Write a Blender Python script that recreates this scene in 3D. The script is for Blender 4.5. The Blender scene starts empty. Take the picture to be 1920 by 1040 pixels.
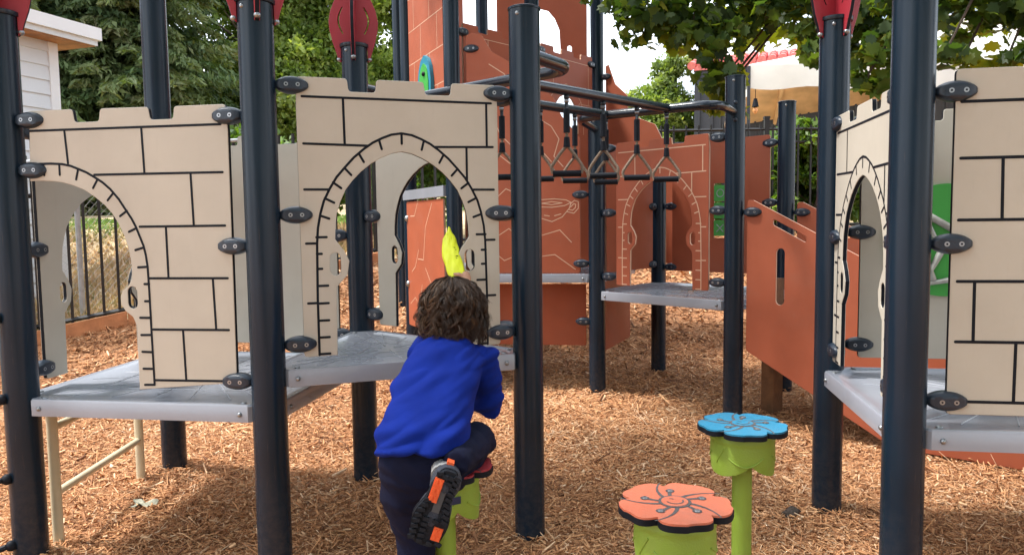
import bpy, bmesh, math, random
import numpy as np
from mathutils import Matrix, Vector
R = math.radians
rng = np.random.default_rng(7); random.seed(7)
SC = bpy.context.scene; COL = SC.collection

# ------------------------------------------------------------------ camera, sky, sun, exposure
CAM_H = 1.36
cd = bpy.data.cameras.new('camera'); cam = bpy.data.objects.new('camera', cd); COL.objects.link(cam)
cd.sensor_width = 36; cd.lens = 36 * 1400 / 1920; cd.clip_end = 500; cd.clip_start = .05
cam.matrix_world = (Matrix.Translation((0, 0, CAM_H)) @ Matrix.Rotation(R(90 - 4.28), 4, 'X')
                    @ Matrix.Rotation(R(-.76), 4, 'Z'))
SC.camera = cam
SUN_EL, SUN_AZ = 62, 273          # azimuth clockwise from +Y
sd = Vector((math.sin(R(SUN_AZ)) * math.cos(R(SUN_EL)), math.cos(R(SUN_AZ)) * math.cos(R(SUN_EL)), math.sin(R(SUN_EL))))
wd = bpy.data.worlds.new('World'); SC.world = wd; wd.use_nodes = True
nt = wd.node_tree; nt.nodes.clear()
N = nt.nodes.new; LK = nt.links.new
wo = N('ShaderNodeOutputWorld'); bg = N('ShaderNodeBackground'); sky = N('ShaderNodeTexSky')
sky.sky_type = 'NISHITA'; sky.sun_disc = False; sky.sun_elevation = R(SUN_EL); sky.sun_rotation = R(SUN_AZ)
sky.dust_density = 3; sky.air_density = 1.0
tc = N('ShaderNodeTexCoord'); mp = N('ShaderNodeMapping'); mp.inputs['Scale'].default_value = (1, 1, 2.6)
nz = N('ShaderNodeTexNoise'); nz.inputs['Scale'].default_value = 2.2; nz.inputs['Detail'].default_value = 6
cr = N('ShaderNodeValToRGB'); cr.color_ramp.elements[0].position = .42; cr.color_ramp.elements[0].color = (.23, .28, .345, 1)
cr.color_ramp.elements[1].position = .60; cr.color_ramp.elements[1].color = (.95, 1, 1.05, 1)
mx = N('ShaderNodeMixRGB'); mx.inputs[0].default_value = .86
sc_ = N('ShaderNodeVectorMath'); sc_.operation = 'SCALE'; sc_.inputs['Scale'].default_value = 10.4
LK(tc.outputs['Generated'], mp.inputs[0]); LK(mp.outputs[0], nz.inputs[0]); LK(nz.outputs[0], cr.inputs[0])
LK(cr.outputs[0], sc_.inputs[0]); LK(sc_.outputs[0], mx.inputs[2]); LK(sky.outputs[0], mx.inputs[1]); LK(mx.outputs[0], bg.inputs[0])
bg.inputs[1].default_value = .15; LK(bg.outputs[0], wo.inputs[0])
sl = bpy.data.lights.new('sun', 'SUN'); sl.energy = 3.2; sl.angle = R(7.0); sl.color = (1, .97, .93)
so = bpy.data.objects.new('sun', sl); COL.objects.link(so); so.rotation_euler = (-sd).to_track_quat('-Z', 'Y').to_euler()
VS = SC.view_settings; VS.view_transform = 'Standard'; VS.look = 'None'; VS.gamma = 1; VS.exposure = 1.2
SC.cycles.max_bounces = 8; SC.cycles.diffuse_bounces = 4; SC.cycles.caustics_reflective = False

# ------------------------------------------------------------------ helpers
def lin(h):
    h = h.lstrip('#'); c = [int(h[i:i + 2], 16) / 255 for i in (0, 2, 4)]
    return tuple((x / 12.92 if x <= .04045 else ((x + .055) / 1.055) ** 2.4) for x in c) + (1,)
def mat(name, col, rough=.5, var=.12, scale=6, bump=0, bscale=120, metal=0, tint=None, transl=0, spec=.5, coat=0, tcol=(1.5, 1.5, .55, 1), grime=0):
    """principled material whose colour varies with object-space noise; tint = list of colours picked by the 'tint' attribute"""
    m = bpy.data.materials.new(name); m.use_nodes = True; t = m.node_tree; n = t.nodes; l = t.links
    b = n['Principled BSDF']; b.inputs['Roughness'].default_value = rough; b.inputs['Metallic'].default_value = metal
    b.inputs['Specular IOR Level'].default_value = spec; b.inputs['Coat Weight'].default_value = coat
    co = n.new('ShaderNodeTexCoord')
    no = n.new('ShaderNodeTexNoise'); no.inputs['Scale'].default_value = scale; no.inputs['Detail'].default_value = 5
    l.new(co.outputs['Object'], no.inputs[0])
    mr = n.new('ShaderNodeMapRange'); mr.inputs[1].default_value = .3; mr.inputs[2].default_value = .7
    mr.inputs[3].default_value = 1 - var; mr.inputs[4].default_value = 1 + var; l.new(no.outputs[0], mr.inputs[0])
    mu = n.new('ShaderNodeVectorMath'); mu.operation = 'SCALE'
    if tint:
        at = n.new('ShaderNodeAttribute'); at.attribute_name = 'tint'
        rp = n.new('ShaderNodeValToRGB'); rp.color_ramp.interpolation = 'LINEAR'
        e = rp.color_ramp.elements
        while len(e) < len(tint): e.new(.5)
        for i, c in enumerate(tint): e[i].position = i / (len(tint) - 1); e[i].color = c
        l.new(at.outputs['Fac'], rp.inputs[0]); l.new(rp.outputs[0], mu.inputs[0])
    else: mu.inputs[0].default_value = col[:3]
    l.new(mr.outputs[0], mu.inputs['Scale']); fin = mu.outputs[0]
    if grime:      # hand smudges, scuffs and rain streaks with shapes of their own
        for sc_, str_, lo, hi in (((1.6, 1.6, 1.6), grime, .50, .68), ((26, 3.5, 26), grime * .7, .56, .72)):
            mg = n.new('ShaderNodeMapping'); mg.inputs['Scale'].default_value = sc_; l.new(co.outputs['Object'], mg.inputs[0])
            ng = n.new('ShaderNodeTexNoise'); ng.inputs['Scale'].default_value = 2.0; ng.inputs['Detail'].default_value = 9; ng.inputs['Roughness'].default_value = .68; l.new(mg.outputs[0], ng.inputs[0])
            rg = n.new('ShaderNodeMapRange'); rg.inputs[1].default_value = lo; rg.inputs[2].default_value = hi; rg.inputs[3].default_value = 0; rg.inputs[4].default_value = str_; l.new(ng.outputs[0], rg.inputs[0])
            xg = n.new('ShaderNodeMixRGB'); l.new(rg.outputs[0], xg.inputs[0]); l.new(fin, xg.inputs[1]); xg.inputs[2].default_value = (.20, .17, .14, 1); fin = xg.outputs[0]
    l.new(fin, b.inputs['Base Color'])
    if bump:
        nb = n.new('ShaderNodeTexNoise'); nb.inputs['Scale'].default_value = bscale; nb.inputs['Detail'].default_value = 4
        l.new(co.outputs['Object'], nb.inputs[0]); bp = n.new('ShaderNodeBump'); bp.inputs['Strength'].default_value = bump
        bp.inputs['Distance'].default_value = .01; l.new(nb.outputs[0], bp.inputs['Height']); l.new(bp.outputs[0], b.inputs['Normal'])
    if transl:
        tr = n.new('ShaderNodeBsdfTranslucent'); ms = n.new('ShaderNodeMixShader'); ms.inputs[0].default_value = transl
        gm = n.new('ShaderNodeMixRGB'); gm.blend_type = 'MULTIPLY'; gm.inputs[0].default_value = 1; gm.inputs[2].default_value = tcol
        l.new(mu.outputs[0], gm.inputs[1]); l.new(gm.outputs[0], tr.inputs[0])
        l.new(b.outputs[0], ms.inputs[1]); l.new(tr.outputs[0], ms.inputs[2]); l.new(ms.outputs[0], n['Material Output'].inputs[0])
    return m

NAVY = mat('navy_powder_coat', (.0065, .0165, .030), .25, .18, 3, .05, 300, spec=.30)
def dusty(m):      # mulch dust splashed on the foot of a post, thin scratches higher up
    n, l = m.node_tree.nodes, m.node_tree.links; b = n['Principled BSDF']; src = b.inputs['Base Color'].links[0].from_socket
    co = n.new('ShaderNodeTexCoord'); sp = n.new('ShaderNodeSeparateXYZ'); l.new(co.outputs['Object'], sp.inputs[0])
    h = n.new('ShaderNodeMapRange'); h.inputs[1].default_value = .0; h.inputs[2].default_value = .5; h.inputs[3].default_value = .15; h.inputs[4].default_value = 0; l.new(sp.outputs[2], h.inputs[0])
    no = n.new('ShaderNodeTexNoise'); no.inputs['Scale'].default_value = 34; no.inputs['Detail'].default_value = 7; no.inputs['Roughness'].default_value = .7; l.new(co.outputs['Object'], no.inputs[0])
    r = n.new('ShaderNodeMapRange'); r.inputs[1].default_value = .42; r.inputs[2].default_value = .68; l.new(no.outputs[0], r.inputs[0])
    mu = n.new('ShaderNodeMath'); mu.operation = 'MULTIPLY'; l.new(h.outputs[0], mu.inputs[0]); l.new(r.outputs[0], mu.inputs[1])
    mp_ = n.new('ShaderNodeMapping'); mp_.inputs['Scale'].default_value = (60, 60, 4); l.new(co.outputs['Object'], mp_.inputs[0])
    n2 = n.new('ShaderNodeTexNoise'); n2.inputs['Scale'].default_value = 2; n2.inputs['Detail'].default_value = 3; l.new(mp_.outputs[0], n2.inputs[0])
    r2 = n.new('ShaderNodeMapRange'); r2.inputs[1].default_value = .66; r2.inputs[2].default_value = .74; r2.inputs[4].default_value = .10; l.new(n2.outputs[0], r2.inputs[0])
    ad = n.new('ShaderNodeMath'); ad.operation = 'MAXIMUM'; l.new(mu.outputs[0], ad.inputs[0]); l.new(r2.outputs[0], ad.inputs[1])
    x = n.new('ShaderNodeMixRGB'); x.inputs[2].default_value = (.20, .14, .09, 1); l.new(ad.outputs[0], x.inputs[0]); l.new(src, x.inputs[1]); l.new(x.outputs[0], b.inputs['Base Color'])
dusty(NAVY)
NAVYG = mat('navy_gloss_pipe', (.005, .010, .019), .22, .12, 4, .03, 200, coat=.2)
CLAMP = mat('dark_blue_casting', (.012, .022, .038), .36, .2, 12, .15, 160)
STEEL = mat('zinc_bolt', (.30, .31, .32), .35, .2, 30, metal=.9)
TAN = mat('tan_plastic_sheet', (.485, .445, .37), .5, .04, 5, .08, 420, spec=.35, grime=.09)
BLACK = mat('black_plastic_core', (.006, .008, .013), .6, .2, 20, spec=.18)
ORNG = mat('terracotta_plastic_sheet', (.36, .094, .045), .5, .07, 5, .14, 420, spec=.3, grime=.10)
TANLINE = mat('tan_plastic_core', (.62, .40, .27), .55, .08, 10)
DECKM = mat('grey_coated_deck', (.27, .285, .325), .26, .06, 5, .04, 60, coat=.2, grime=.08)
DECKL = mat('grey_deck_rib', (.33, .345, .385), .3, .1, 30)
RED = mat('red_plastic_sheet', (.33, .022, .035), .4, .08, 9, .1, 300)
CREAM = mat('cream_coated_steel', (.60, .53, .36), .35, .07, 8)
GREENL = mat('lime_moulded_plastic', (.235, .355, .038), .5, .06, 6, .2, 200, grime=.14)
CORAL = mat('coral_plastic', (.60, .15, .075), .55, .08, 9, .3, 300, grime=.22)
BLUEP = mat('blue_plastic', (.010, .195, .34), .55, .08, 9, .3, 300, grime=.15)
REDP = mat('dark_red_plastic', (.33, .02, .03), .5, .08, 9, .3, 300)
GROOVE = mat('dusty_groove', (.085, .075, .075), .8, .3, 60)
GRN = mat('green_plastic_panel', (.055, .34, .06), .4, .06, 6)
TEAL = mat('teal_plastic', (.02, .20, .30), .45, .08, 6)
CLEAR = mat('clear_tube_plastic', (.36, .36, .33), .2, .25, 18, coat=.5)
CABLE = mat('steel_cable', (.24, .175, .125), .5, .35, 150, .8, 260, metal=.4)
WOODP = mat('brown_timber', (.15, .065, .022), .7, .3, 14, .4, 60)
TIMB = mat('orange_timber', (.46, .20, .085), .75, .2, 10, .4, 60)
FENCE = mat('black_fence_paint', (.010, .009, .009), .45, .2, 12)
GALV = mat('galvanised_wire', (.50, .52, .53), .45, .15, 20, metal=.2)
SIDING = mat('white_lap_siding', (.70, .725, .75), .6, .04, 3, .1, 60)
FASCIA = mat('white_fascia', (.80, .795, .80), .5, .03, 4)
SOFFIT = mat('wood_soffit', (.38, .155, .045), .6, .3, 9, .2, 40)
GAP = mat('dark_gap', (.12, .125, .13), .8, .2, 12)
SLATE = mat('slate_metal_siding', (.026, .027, .034), .5, .12, 2, .1, 40)
TILE = mat('red_roof_tile', (.62, .16, .14), .7, .25, 9, .3, 40)
CANVAS = mat('white_canvas', (.86, .85, .82), .85, .07, 2, .2, 30, transl=.45, tcol=(1, .98, .94, 1))
PLY = mat('pine_ceiling', (.60, .40, .23), .6, .25, 3, .1, 40)
BARK = mat('bark', (.075, .055, .04), .9, .4, 9, .8, 30)
MULCHG = mat('mulch_bed', (.37, .175, .078), .95, .5, 30, 1.0, 70)
MULCHC = mat('wood_chips', (0, 0, 0), .85, .22, 40, tint=[(.17, .070, .030, 1), (.45, .205, .088, 1), (.63, .315, .138, 1), (.75, .44, .225, 1), (.83, .60, .39, 1)])
GRASSG = mat('dry_grass_slope', (.44, .33, .19), .95, .5, 1.2, .8, 20)
GRASSB = mat('grass_blades', (0, 0, 0), .8, .2, 2, tint=[(.15, .27, .05, 1), (.34, .30, .13, 1), (.60, .44, .25, 1), (.70, .50, .34, 1)], transl=.3, tcol=(1, .95, .75, 1))
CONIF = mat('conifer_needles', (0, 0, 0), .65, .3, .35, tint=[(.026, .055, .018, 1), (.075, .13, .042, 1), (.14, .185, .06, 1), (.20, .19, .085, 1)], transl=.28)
LIGHTL = mat('pale_leaves', (0, 0, 0), .6, .35, .45, tint=[(.10, .17, .035, 1), (.22, .31, .07, 1), (.38, .44, .14, 1)], transl=.45)
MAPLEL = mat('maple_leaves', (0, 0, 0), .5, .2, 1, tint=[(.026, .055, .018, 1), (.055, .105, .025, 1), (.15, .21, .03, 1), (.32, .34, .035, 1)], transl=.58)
VINEL = mat('vine_leaves', (0, 0, 0), .5, .25, 1, tint=[(.035, .08, .014, 1), (.09, .17, .025, 1), (.17, .27, .035, 1)], transl=.42)

WM = {}     # world matrices of the objects built so far
def link(name, data, parent=None, M=None):
    o = bpy.data.objects.new(name, data); COL.objects.link(o); M = M or Matrix()
    if parent is not None: o.parent = parent; o.matrix_basis = WM[parent].inverted() @ M
    else: o.matrix_basis = M
    WM[o] = M.copy()
    return o
def tag(o, label=None, cat=None, group=None, kind=None):
    for k, v in (('label', label), ('category', cat), ('group', group), ('kind', kind)):
        if v: o[k] = v
    return o
def thing(name, label, cat, loc=(0, 0, 0), group=None):
    return tag(link(name, None, None, Matrix.Translation(loc)), label, cat, group)
class MB:
    """collects shapes in world (or local) space; builds ONE mesh object"""
    def __init__(s): s.v = []; s.f = []; s.m = []
    def add(s, v, f, mi=0):
        b = len(s.v); s.v += [tuple(p) for p in v]; s.f += [tuple(b + i for i in q) for q in f]; s.m += [mi] * len(f); return s
    def box(s, c, size, rz=0, mi=0, M=None):
        x, y, z = (q / 2 for q in size)
        T = M or (Matrix.Translation(c) @ Matrix.Rotation(rz, 4, 'Z'))
        v = [T @ Vector((a * x, b_ * y, c_ * z)) for c_ in (-1, 1) for b_ in (-1, 1) for a in (-1, 1)]
        return s.add(v, [(0, 2, 3, 1), (4, 5, 7, 6), (0, 1, 5, 4), (2, 6, 7, 3), (0, 4, 6, 2), (1, 3, 7, 5)], mi)
    def tube(s, pts, r, n=8, mi=0, caps=True, round_=False):
        P = [Vector(p) for p in pts]; rr = r if isinstance(r, (list, tuple)) else [r] * len(P)
        if round_:
            a, b = P[0], P[-1]; d0 = (P[0] - P[1]).normalized(); d1 = (P[-1] - P[-2]).normalized()
            P = [a + d0 * rr[0] * .45, a + d0 * rr[0] * .3] + P + [b + d1 * rr[-1] * .3, b + d1 * rr[-1] * .45]
            rr = [rr[0] * .45, rr[0] * .85] + list(rr) + [rr[-1] * .85, rr[-1] * .45]
        up = Vector((0, 0, 1)); V = []; prev = None
        for i, p in enumerate(P):
            t = ((P[min(i + 1, len(P) - 1)] - P[max(i - 1, 0)])).normalized()
            if prev is None:
                x = t.cross(up) if abs(t.z) < .95 else t.cross(Vector((0, 1, 0)))
            else: x = prev - t * prev.dot(t)
            x.normalize(); y = t.cross(x); prev = x
            V += [p + (x * math.cos(a) + y * math.sin(a)) * rr[i] for a in [2 * math.pi * k / n for k in range(n)]]
        F = [(i * n + k, i * n + (k + 1) % n, (i + 1) * n + (k + 1) % n, (i + 1) * n + k) for i in range(len(P) - 1) for k in range(n)]
        if caps: F += [tuple(range(n))[::-1], tuple((len(P) - 1) * n + k for k in range(n))]
        return s.add(V, F, mi)
    def lathe(s, c, prof, n=32, mi=0):
        V = [(c[0] + r * math.cos(2 * math.pi * k / n), c[1] + r * math.sin(2 * math.pi * k / n), c[2] + z) for r, z in prof for k in range(n)]
        F = [(i * n + k, i * n + (k + 1) % n, (i + 1) * n + (k + 1) % n, (i + 1) * n + k) for i in range(len(prof) - 1) for k in range(n)]
        F += [tuple(range(n))[::-1], tuple((len(prof) - 1) * n + k for k in range(n))]
        return s.add(V, F, mi)
    def ell(s, c, r, n=12, mi=0, M=None):
        V = []; T = M or Matrix.Translation(c)
        for i in range(n + 1):
            th = math.pi * i / n
            for k in range(2 * n):
                a = math.pi * k / n; V.append(T @ Vector((r[0] * math.sin(th) * math.cos(a), r[1] * math.sin(th) * math.sin(a), r[2] * math.cos(th))))
        F = [(i * 2 * n + k, (i + 1) * 2 * n + k, (i + 1) * 2 * n + (k + 1) % (2 * n), i * 2 * n + (k + 1) % (2 * n)) for i in range(n) for k in range(2 * n)]
        return s.add(V, F, mi)
    def prism(s, poly, z0, z1, mi=0, mtop=None, T=None):
        n = len(poly); V = [Vector((x, y, z0)) for x, y in poly] + [Vector((x, y, z1)) for x, y in poly]
        if T: V = [T @ v for v in V]
        s.add(V, [(i, (i + 1) % n, n + (i + 1) % n, n + i) for i in range(n)] + [tuple(range(n))[::-1]], mi)
        return s.add(V[n:], [tuple(range(n))], mi if mtop is None else mtop)
    def mesh(s, name, mats, smooth=40, M=None):
        me = bpy.data.meshes.new(name); vv = s.v
        if M is not None: Mi = M.inverted(); vv = [Mi @ Vector(v) for v in s.v]
        me.from_pydata([tuple(v) for v in vv], [], s.f); me.polygons.foreach_set('material_index', s.m)
        for m in (mats if isinstance(mats, (list, tuple)) else [mats]): me.materials.append(m)
        bm = bmesh.new(); bm.from_mesh(me); bmesh.ops.remove_doubles(bm, verts=bm.verts, dist=1e-6); bmesh.ops.recalc_face_normals(bm, faces=bm.faces); bm.to_mesh(me); bm.free()
        if smooth: me.shade_smooth(); me.set_sharp_from_angle(angle=R(smooth))
        return me
    def build(s, name, mats, parent=None, M=None, smooth=40):
        if M is None:
            c = Vector(s.v[0]) if parent is None else WM[parent].translation
            M = Matrix.Translation(c)
        return link(name, s.mesh(name, mats, smooth, M), parent, M)
def np_mesh(name, V, F, mats, tint=None, smooth=False, M=None):
    me = bpy.data.meshes.new(name); V = np.asarray(V, np.float32); F = np.asarray(F, np.int32); k = F.shape[1]
    if M is not None: V = V - np.array(M.translation, np.float32)
    me.vertices.add(len(V)); me.vertices.foreach_set('co', V.ravel())
    me.loops.add(F.size); me.loops.foreach_set('vertex_index', F.ravel())
    me.polygons.add(len(F)); me.polygons.foreach_set('loop_start', np.arange(0, F.size, k, dtype=np.int32))
    me.polygons.foreach_set('loop_total', np.full(len(F), k, np.int32))
    if smooth: me.polygons.foreach_set('use_smooth', np.ones(len(F), bool))
    me.materials.append(mats)
    if tint is not None:
        a = me.attributes.new('tint', 'FLOAT', 'FACE'); a.data.foreach_set('value', np.asarray(tint, np.float32))
    me.update(); me.validate(); return me
def evaluated(o, name):
    dg = bpy.context.evaluated_depsgraph_get(); me = bpy.data.meshes.new_from_object(o.evaluated_get(dg)); me.name = name
    d = o.data; bpy.data.objects.remove(o)
    return me
def fillet(poly, r, n=3):
    out = []; L = len(poly)
    for i in range(L):
        p = Vector(poly[i][:2]); a = Vector(poly[i - 1][:2]) - p; b = Vector(poly[(i + 1) % L][:2]) - p
        ang = a.angle(b) if a.length > 1e-6 and b.length > 1e-6 else math.pi
        if ang > R(150): out.append(tuple(p)); continue
        q = min(r / max(math.tan(ang / 2), .3), a.length * .45, b.length * .45)
        s, e = p + a.normalized() * q, p + b.normalized() * q
        out += [tuple((1 - t) ** 2 * s + 2 * t * (1 - t) * p + t * t * e) for t in [k / n for k in range(n + 1)]]
    return out
def slot(cx, cy, w, h, n=6):
    r = w / 2; o = []
    for k in range(n + 1): a = math.pi * k / n; o.append((cx + r * math.cos(a), cy + h / 2 - r + r * math.sin(a)))
    for k in range(n + 1): a = math.pi + math.pi * k / n; o.append((cx + r * math.cos(a), cy - h / 2 + r + r * math.sin(a)))
    return o
def sheet(name, outline, holes=(), thick=.019, bevel=.0022, skin=TAN, core=BLACK, lines=(), lw=.0092, both=False, extra=None):
    """routed plastic sheet in its own plane (x along, y up, z towards the outer side): skin faces, a core that shows at the cut edges and in the grooves"""
    cu = bpy.data.curves.new('tmp', 'CURVE'); cu.dimensions = '2D'; cu.fill_mode = 'BOTH'
    cu.extrude = thick / 2 - bevel; cu.bevel_depth = bevel; cu.bevel_resolution = 1; cu.offset = -bevel
    for pl in [outline] + list(holes):
        sp = cu.splines.new('POLY'); sp.points.add(len(pl) - 1); sp.use_cyclic_u = True
        for p, q in zip(sp.points, pl): p.co = (q[0], q[1], 0, 1)
    o = bpy.data.objects.new('tmp', cu); COL.objects.link(o)
    me = evaluated(o, name); bpy.data.curves.remove(cu)
    me.materials.clear()
    for m in (skin, core): me.materials.append(m)
    k = len(me.polygons); nn = np.empty(k * 3, np.float32); me.polygons.foreach_get('normal', nn); nn = np.abs(nn.reshape(-1, 3)[:, 2])
    me.polygons.foreach_set('material_index', (nn < .2).astype(np.int32))
    bm = bmesh.new(); bm.from_mesh(me)
    for f in bm.faces: f.smooth = False
    for side in ((1, -1) if both else (1,)):
        z = side * (thick / 2 + .0007)
        for ln in lines:
            w = lw / 2; P = [Vector(p[:2]) for p in ln]
            for a, b in zip(P[:-1], P[1:]):
                d = (b - a)
                if d.length < 1e-5: continue
                d.normalize(); nrm = Vector((-d.y, d.x)) * w
                pts = [a + nrm * math.cos(t) - d * w * math.sin(t) for t in [math.pi * i / 4 for i in range(5)]]
                pts += [b - nrm * math.cos(t) + d * w * math.sin(t) for t in [math.pi * i / 4 for i in range(5)]]
                z += side * 3e-6
                f = bm.faces.new([bm.verts.new((p.x, p.y, z)) for p in (pts if side > 0 else pts[::-1])]); f.material_index = 1
    bm.to_mesh(me); bm.free()
    return me
def plane_M(A, B, z0=0, off=0):
    d = Vector((B[0] - A[0], B[1] - A[1], 0)).normalized(); n = Vector((d.y, -d.x, 0))
    M = Matrix(((d.x, 0, n.x, A[0] + n.x * off), (d.y, 0, n.y, A[1] + n.y * off), (0, 1, 0, z0), (0, 0, 0, 1)))
    return M
def lerp(A, B, t): return (A[0] + (B[0] - A[0]) * t, A[1] + (B[1] - A[1]) * t)
def dist(A, B): return math.hypot(A[0] - B[0], A[1] - B[1])

# ------------------------------------------------------------------ layout (metres; post centres)
A, B, C, G, H = (-1.971, 2.951), (-.924, 2.786), (.063, 3.11), (-1.862, 4.008), (-.776, 3.819)
E_, F_ = (1.422, 3.323), (1.26, 2.37)
Y_, X_ = (2.3145, 2.1907), (2.4765, 3.1437)
I_, J_, K_, P_ = (1.46, 4.9), (.656, 5.746), (1.272, 6.462), (2.081, 5.679)
M_, O_, J2, N_, L_ = (-.45, 5.95), (.2, 6.65), (.86, 7.45), (-.28, 8.0), (-.94, 7.0)
PR = .0635
def sstep(t): t = np.clip(t, 0, 1); return t * t * (3 - 2 * t)
MOUNDS = [(A, .03), (B, .02), (C, .025), (E_, .045), (F_, .03), (G, .03), (H, .03), (J_, .03), (I_, .03), (K_, .03), (P_, .03), ((.857, 2.75), .02), ((1.0, 3.9), -.03), ((.35, 4.3), -.03), ((-.5, 2.2), -.03), ((.9, 3.25), -.025)]
def zt(x, y):
    x = np.asarray(x, float); y = np.asarray(y, float)
    y0 = 5.7 + 1.1 * sstep((x + 3.2) / 3.2)
    d = y - y0; r = .5 * (d + np.sqrt(d * d + .12)) * .40
    cap = 1.42 + .05 * np.clip(y - 12, 0, 60)
    z = cap * np.tanh(r / 1.42 * 1.05)
    for (px_, py_), hm in MOUNDS:
        w2_ = .03 if hm > 0 else .12
        z = z + hm * np.exp(-((x - px_) ** 2 + (y - py_) ** 2) / w2_)
    return z * (1 - (1 - sstep((x + 5.9) / 1.5)) * (1 - sstep((y - 9.3) / 2.2))) + .015 * np.sin(x * 3.1 + y) * np.sin(y * 2.3 - x)
FENCE_LINE = [(-4.75, 6.2), (-4.25, 6.55), (-2.9, 7.25), (-1.6, 8.9), (.6, 10.4), (3.6, 10.6), (12, 10.2)]
FX = np.array([p[0] for p in FENCE_LINE]); FY = np.array([p[1] for p in FENCE_LINE])

# ------------------------------------------------------------------ ground
gx = np.concatenate([np.linspace(-60, -8, 20), np.linspace(-7.8, 9, 150), np.linspace(9.5, 60, 20)])
gy = np.concatenate([np.linspace(-20, -.2, 12), np.linspace(0, 16, 170), np.linspace(16.5, 90, 40)])
XX, YY = np.meshgrid(gx, gy); ZZ = zt(XX, YY); V = np.stack([XX, YY, ZZ], -1).reshape(-1, 3)
nx = len(gx); ii, jj = np.meshgrid(np.arange(nx - 1), np.arange(len(gy) - 1)); q = (jj * nx + ii).ravel()
Fq = np.stack([q, q + 1, q + nx + 1, q + nx], -1); cx = V[Fq].mean(1)
beyond = (cx[:, 1] > np.interp(cx[:, 0], FX, FY)) | (cx[:, 0] < -4.9) & (cx[:, 1] > 3)
tag(link('ground', np_mesh('ground', V, Fq[~beyond], MULCHG, smooth=True)), kind='structure')
tag(link('hill', np_mesh('hill', V, Fq[beyond], GRASSG, smooth=True)), kind='structure')
def chip_mesh(regions):
    Vs, Fs, Ts = [], [], []; b = 0
    for (x0, x1, y0, y1, n, l, w) in regions:
        x = rng.uniform(x0, x1, n); y = rng.uniform(y0, y1, n)
        keep = (np.abs(x) < .74 * y + .5) & (y < np.interp(x, FX, FY) - .03); x, y = x[keep], y[keep]; n = len(x)
        ll = l * rng.lognormal(-.12, .55, n); ww = w * rng.lognormal(-.1, .5, n); yaw = rng.uniform(0, 6.283, n); ti = rng.normal(0, .3, n)
        d = np.stack([np.cos(yaw) * np.cos(ti), np.sin(yaw) * np.cos(ti), np.sin(ti)], -1)
        s = np.stack([-np.sin(yaw), np.cos(yaw), rng.normal(0, .35, n)], -1); s /= np.linalg.norm(s, axis=1)[:, None]
        u = np.cross(d, s); c = np.stack([x, y, zt(x, y) + rng.uniform(-.002, .016, n) + np.abs(np.sin(ti)) * ll * .3], -1)
        tk = ww * rng.uniform(.25, .6, n); sk = rng.uniform(-.3, .3, n)
        P = []
        for a, tw in ((-.5, rng.uniform(.3, 1, n)), (.5, rng.uniform(.2, 1, n))):
            e = c + d * (ll * a)[:, None]
            P += [e - s * (ww * tw * .5)[:, None] + d * (sk * ww)[:, None], e + s * (ww * tw * .5)[:, None] - d * (sk * ww)[:, None], e + u * (tk * tw)[:, None]]
        Vs.append(np.stack(P, 1).reshape(-1, 3)); i0 = (np.arange(n) * 6)[:, None] + b
        Fs.append(np.concatenate([i0 + np.array(f) for f in ((0, 1, 4, 3), (0, 3, 5, 2), (1, 2, 5, 4))], 0))
        t = np.clip(rng.normal(.5, .25, n) + .13 * np.sin(2.3 * x + 1.7 * np.sin(1.9 * y)) * np.sin(2.9 * y + np.sin(3.1 * x)), 0, 1); Ts.append(np.concatenate([t, t, t])); b += 6 * n
    return np_mesh('mulch_chips', np.concatenate(Vs), np.concatenate(Fs), MULCHC, np.concatenate(Ts))
tag(link('mulch_chips', chip_mesh([(-2.9, 3.1, 2.4, 3.8, 74000, .029, .0068), (-3.6, 4, 3.8, 5.4, 72000, .032, .0078), (-4.6, 5.2, 5.4, 7.4, 50000, .042, .0105), (-5, 8, 7.4, 10.6, 42000, .06, .016)])),
    'loose orange brown wood chip mulch covering the playground floor', 'mulch', kind='stuff')

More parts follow.
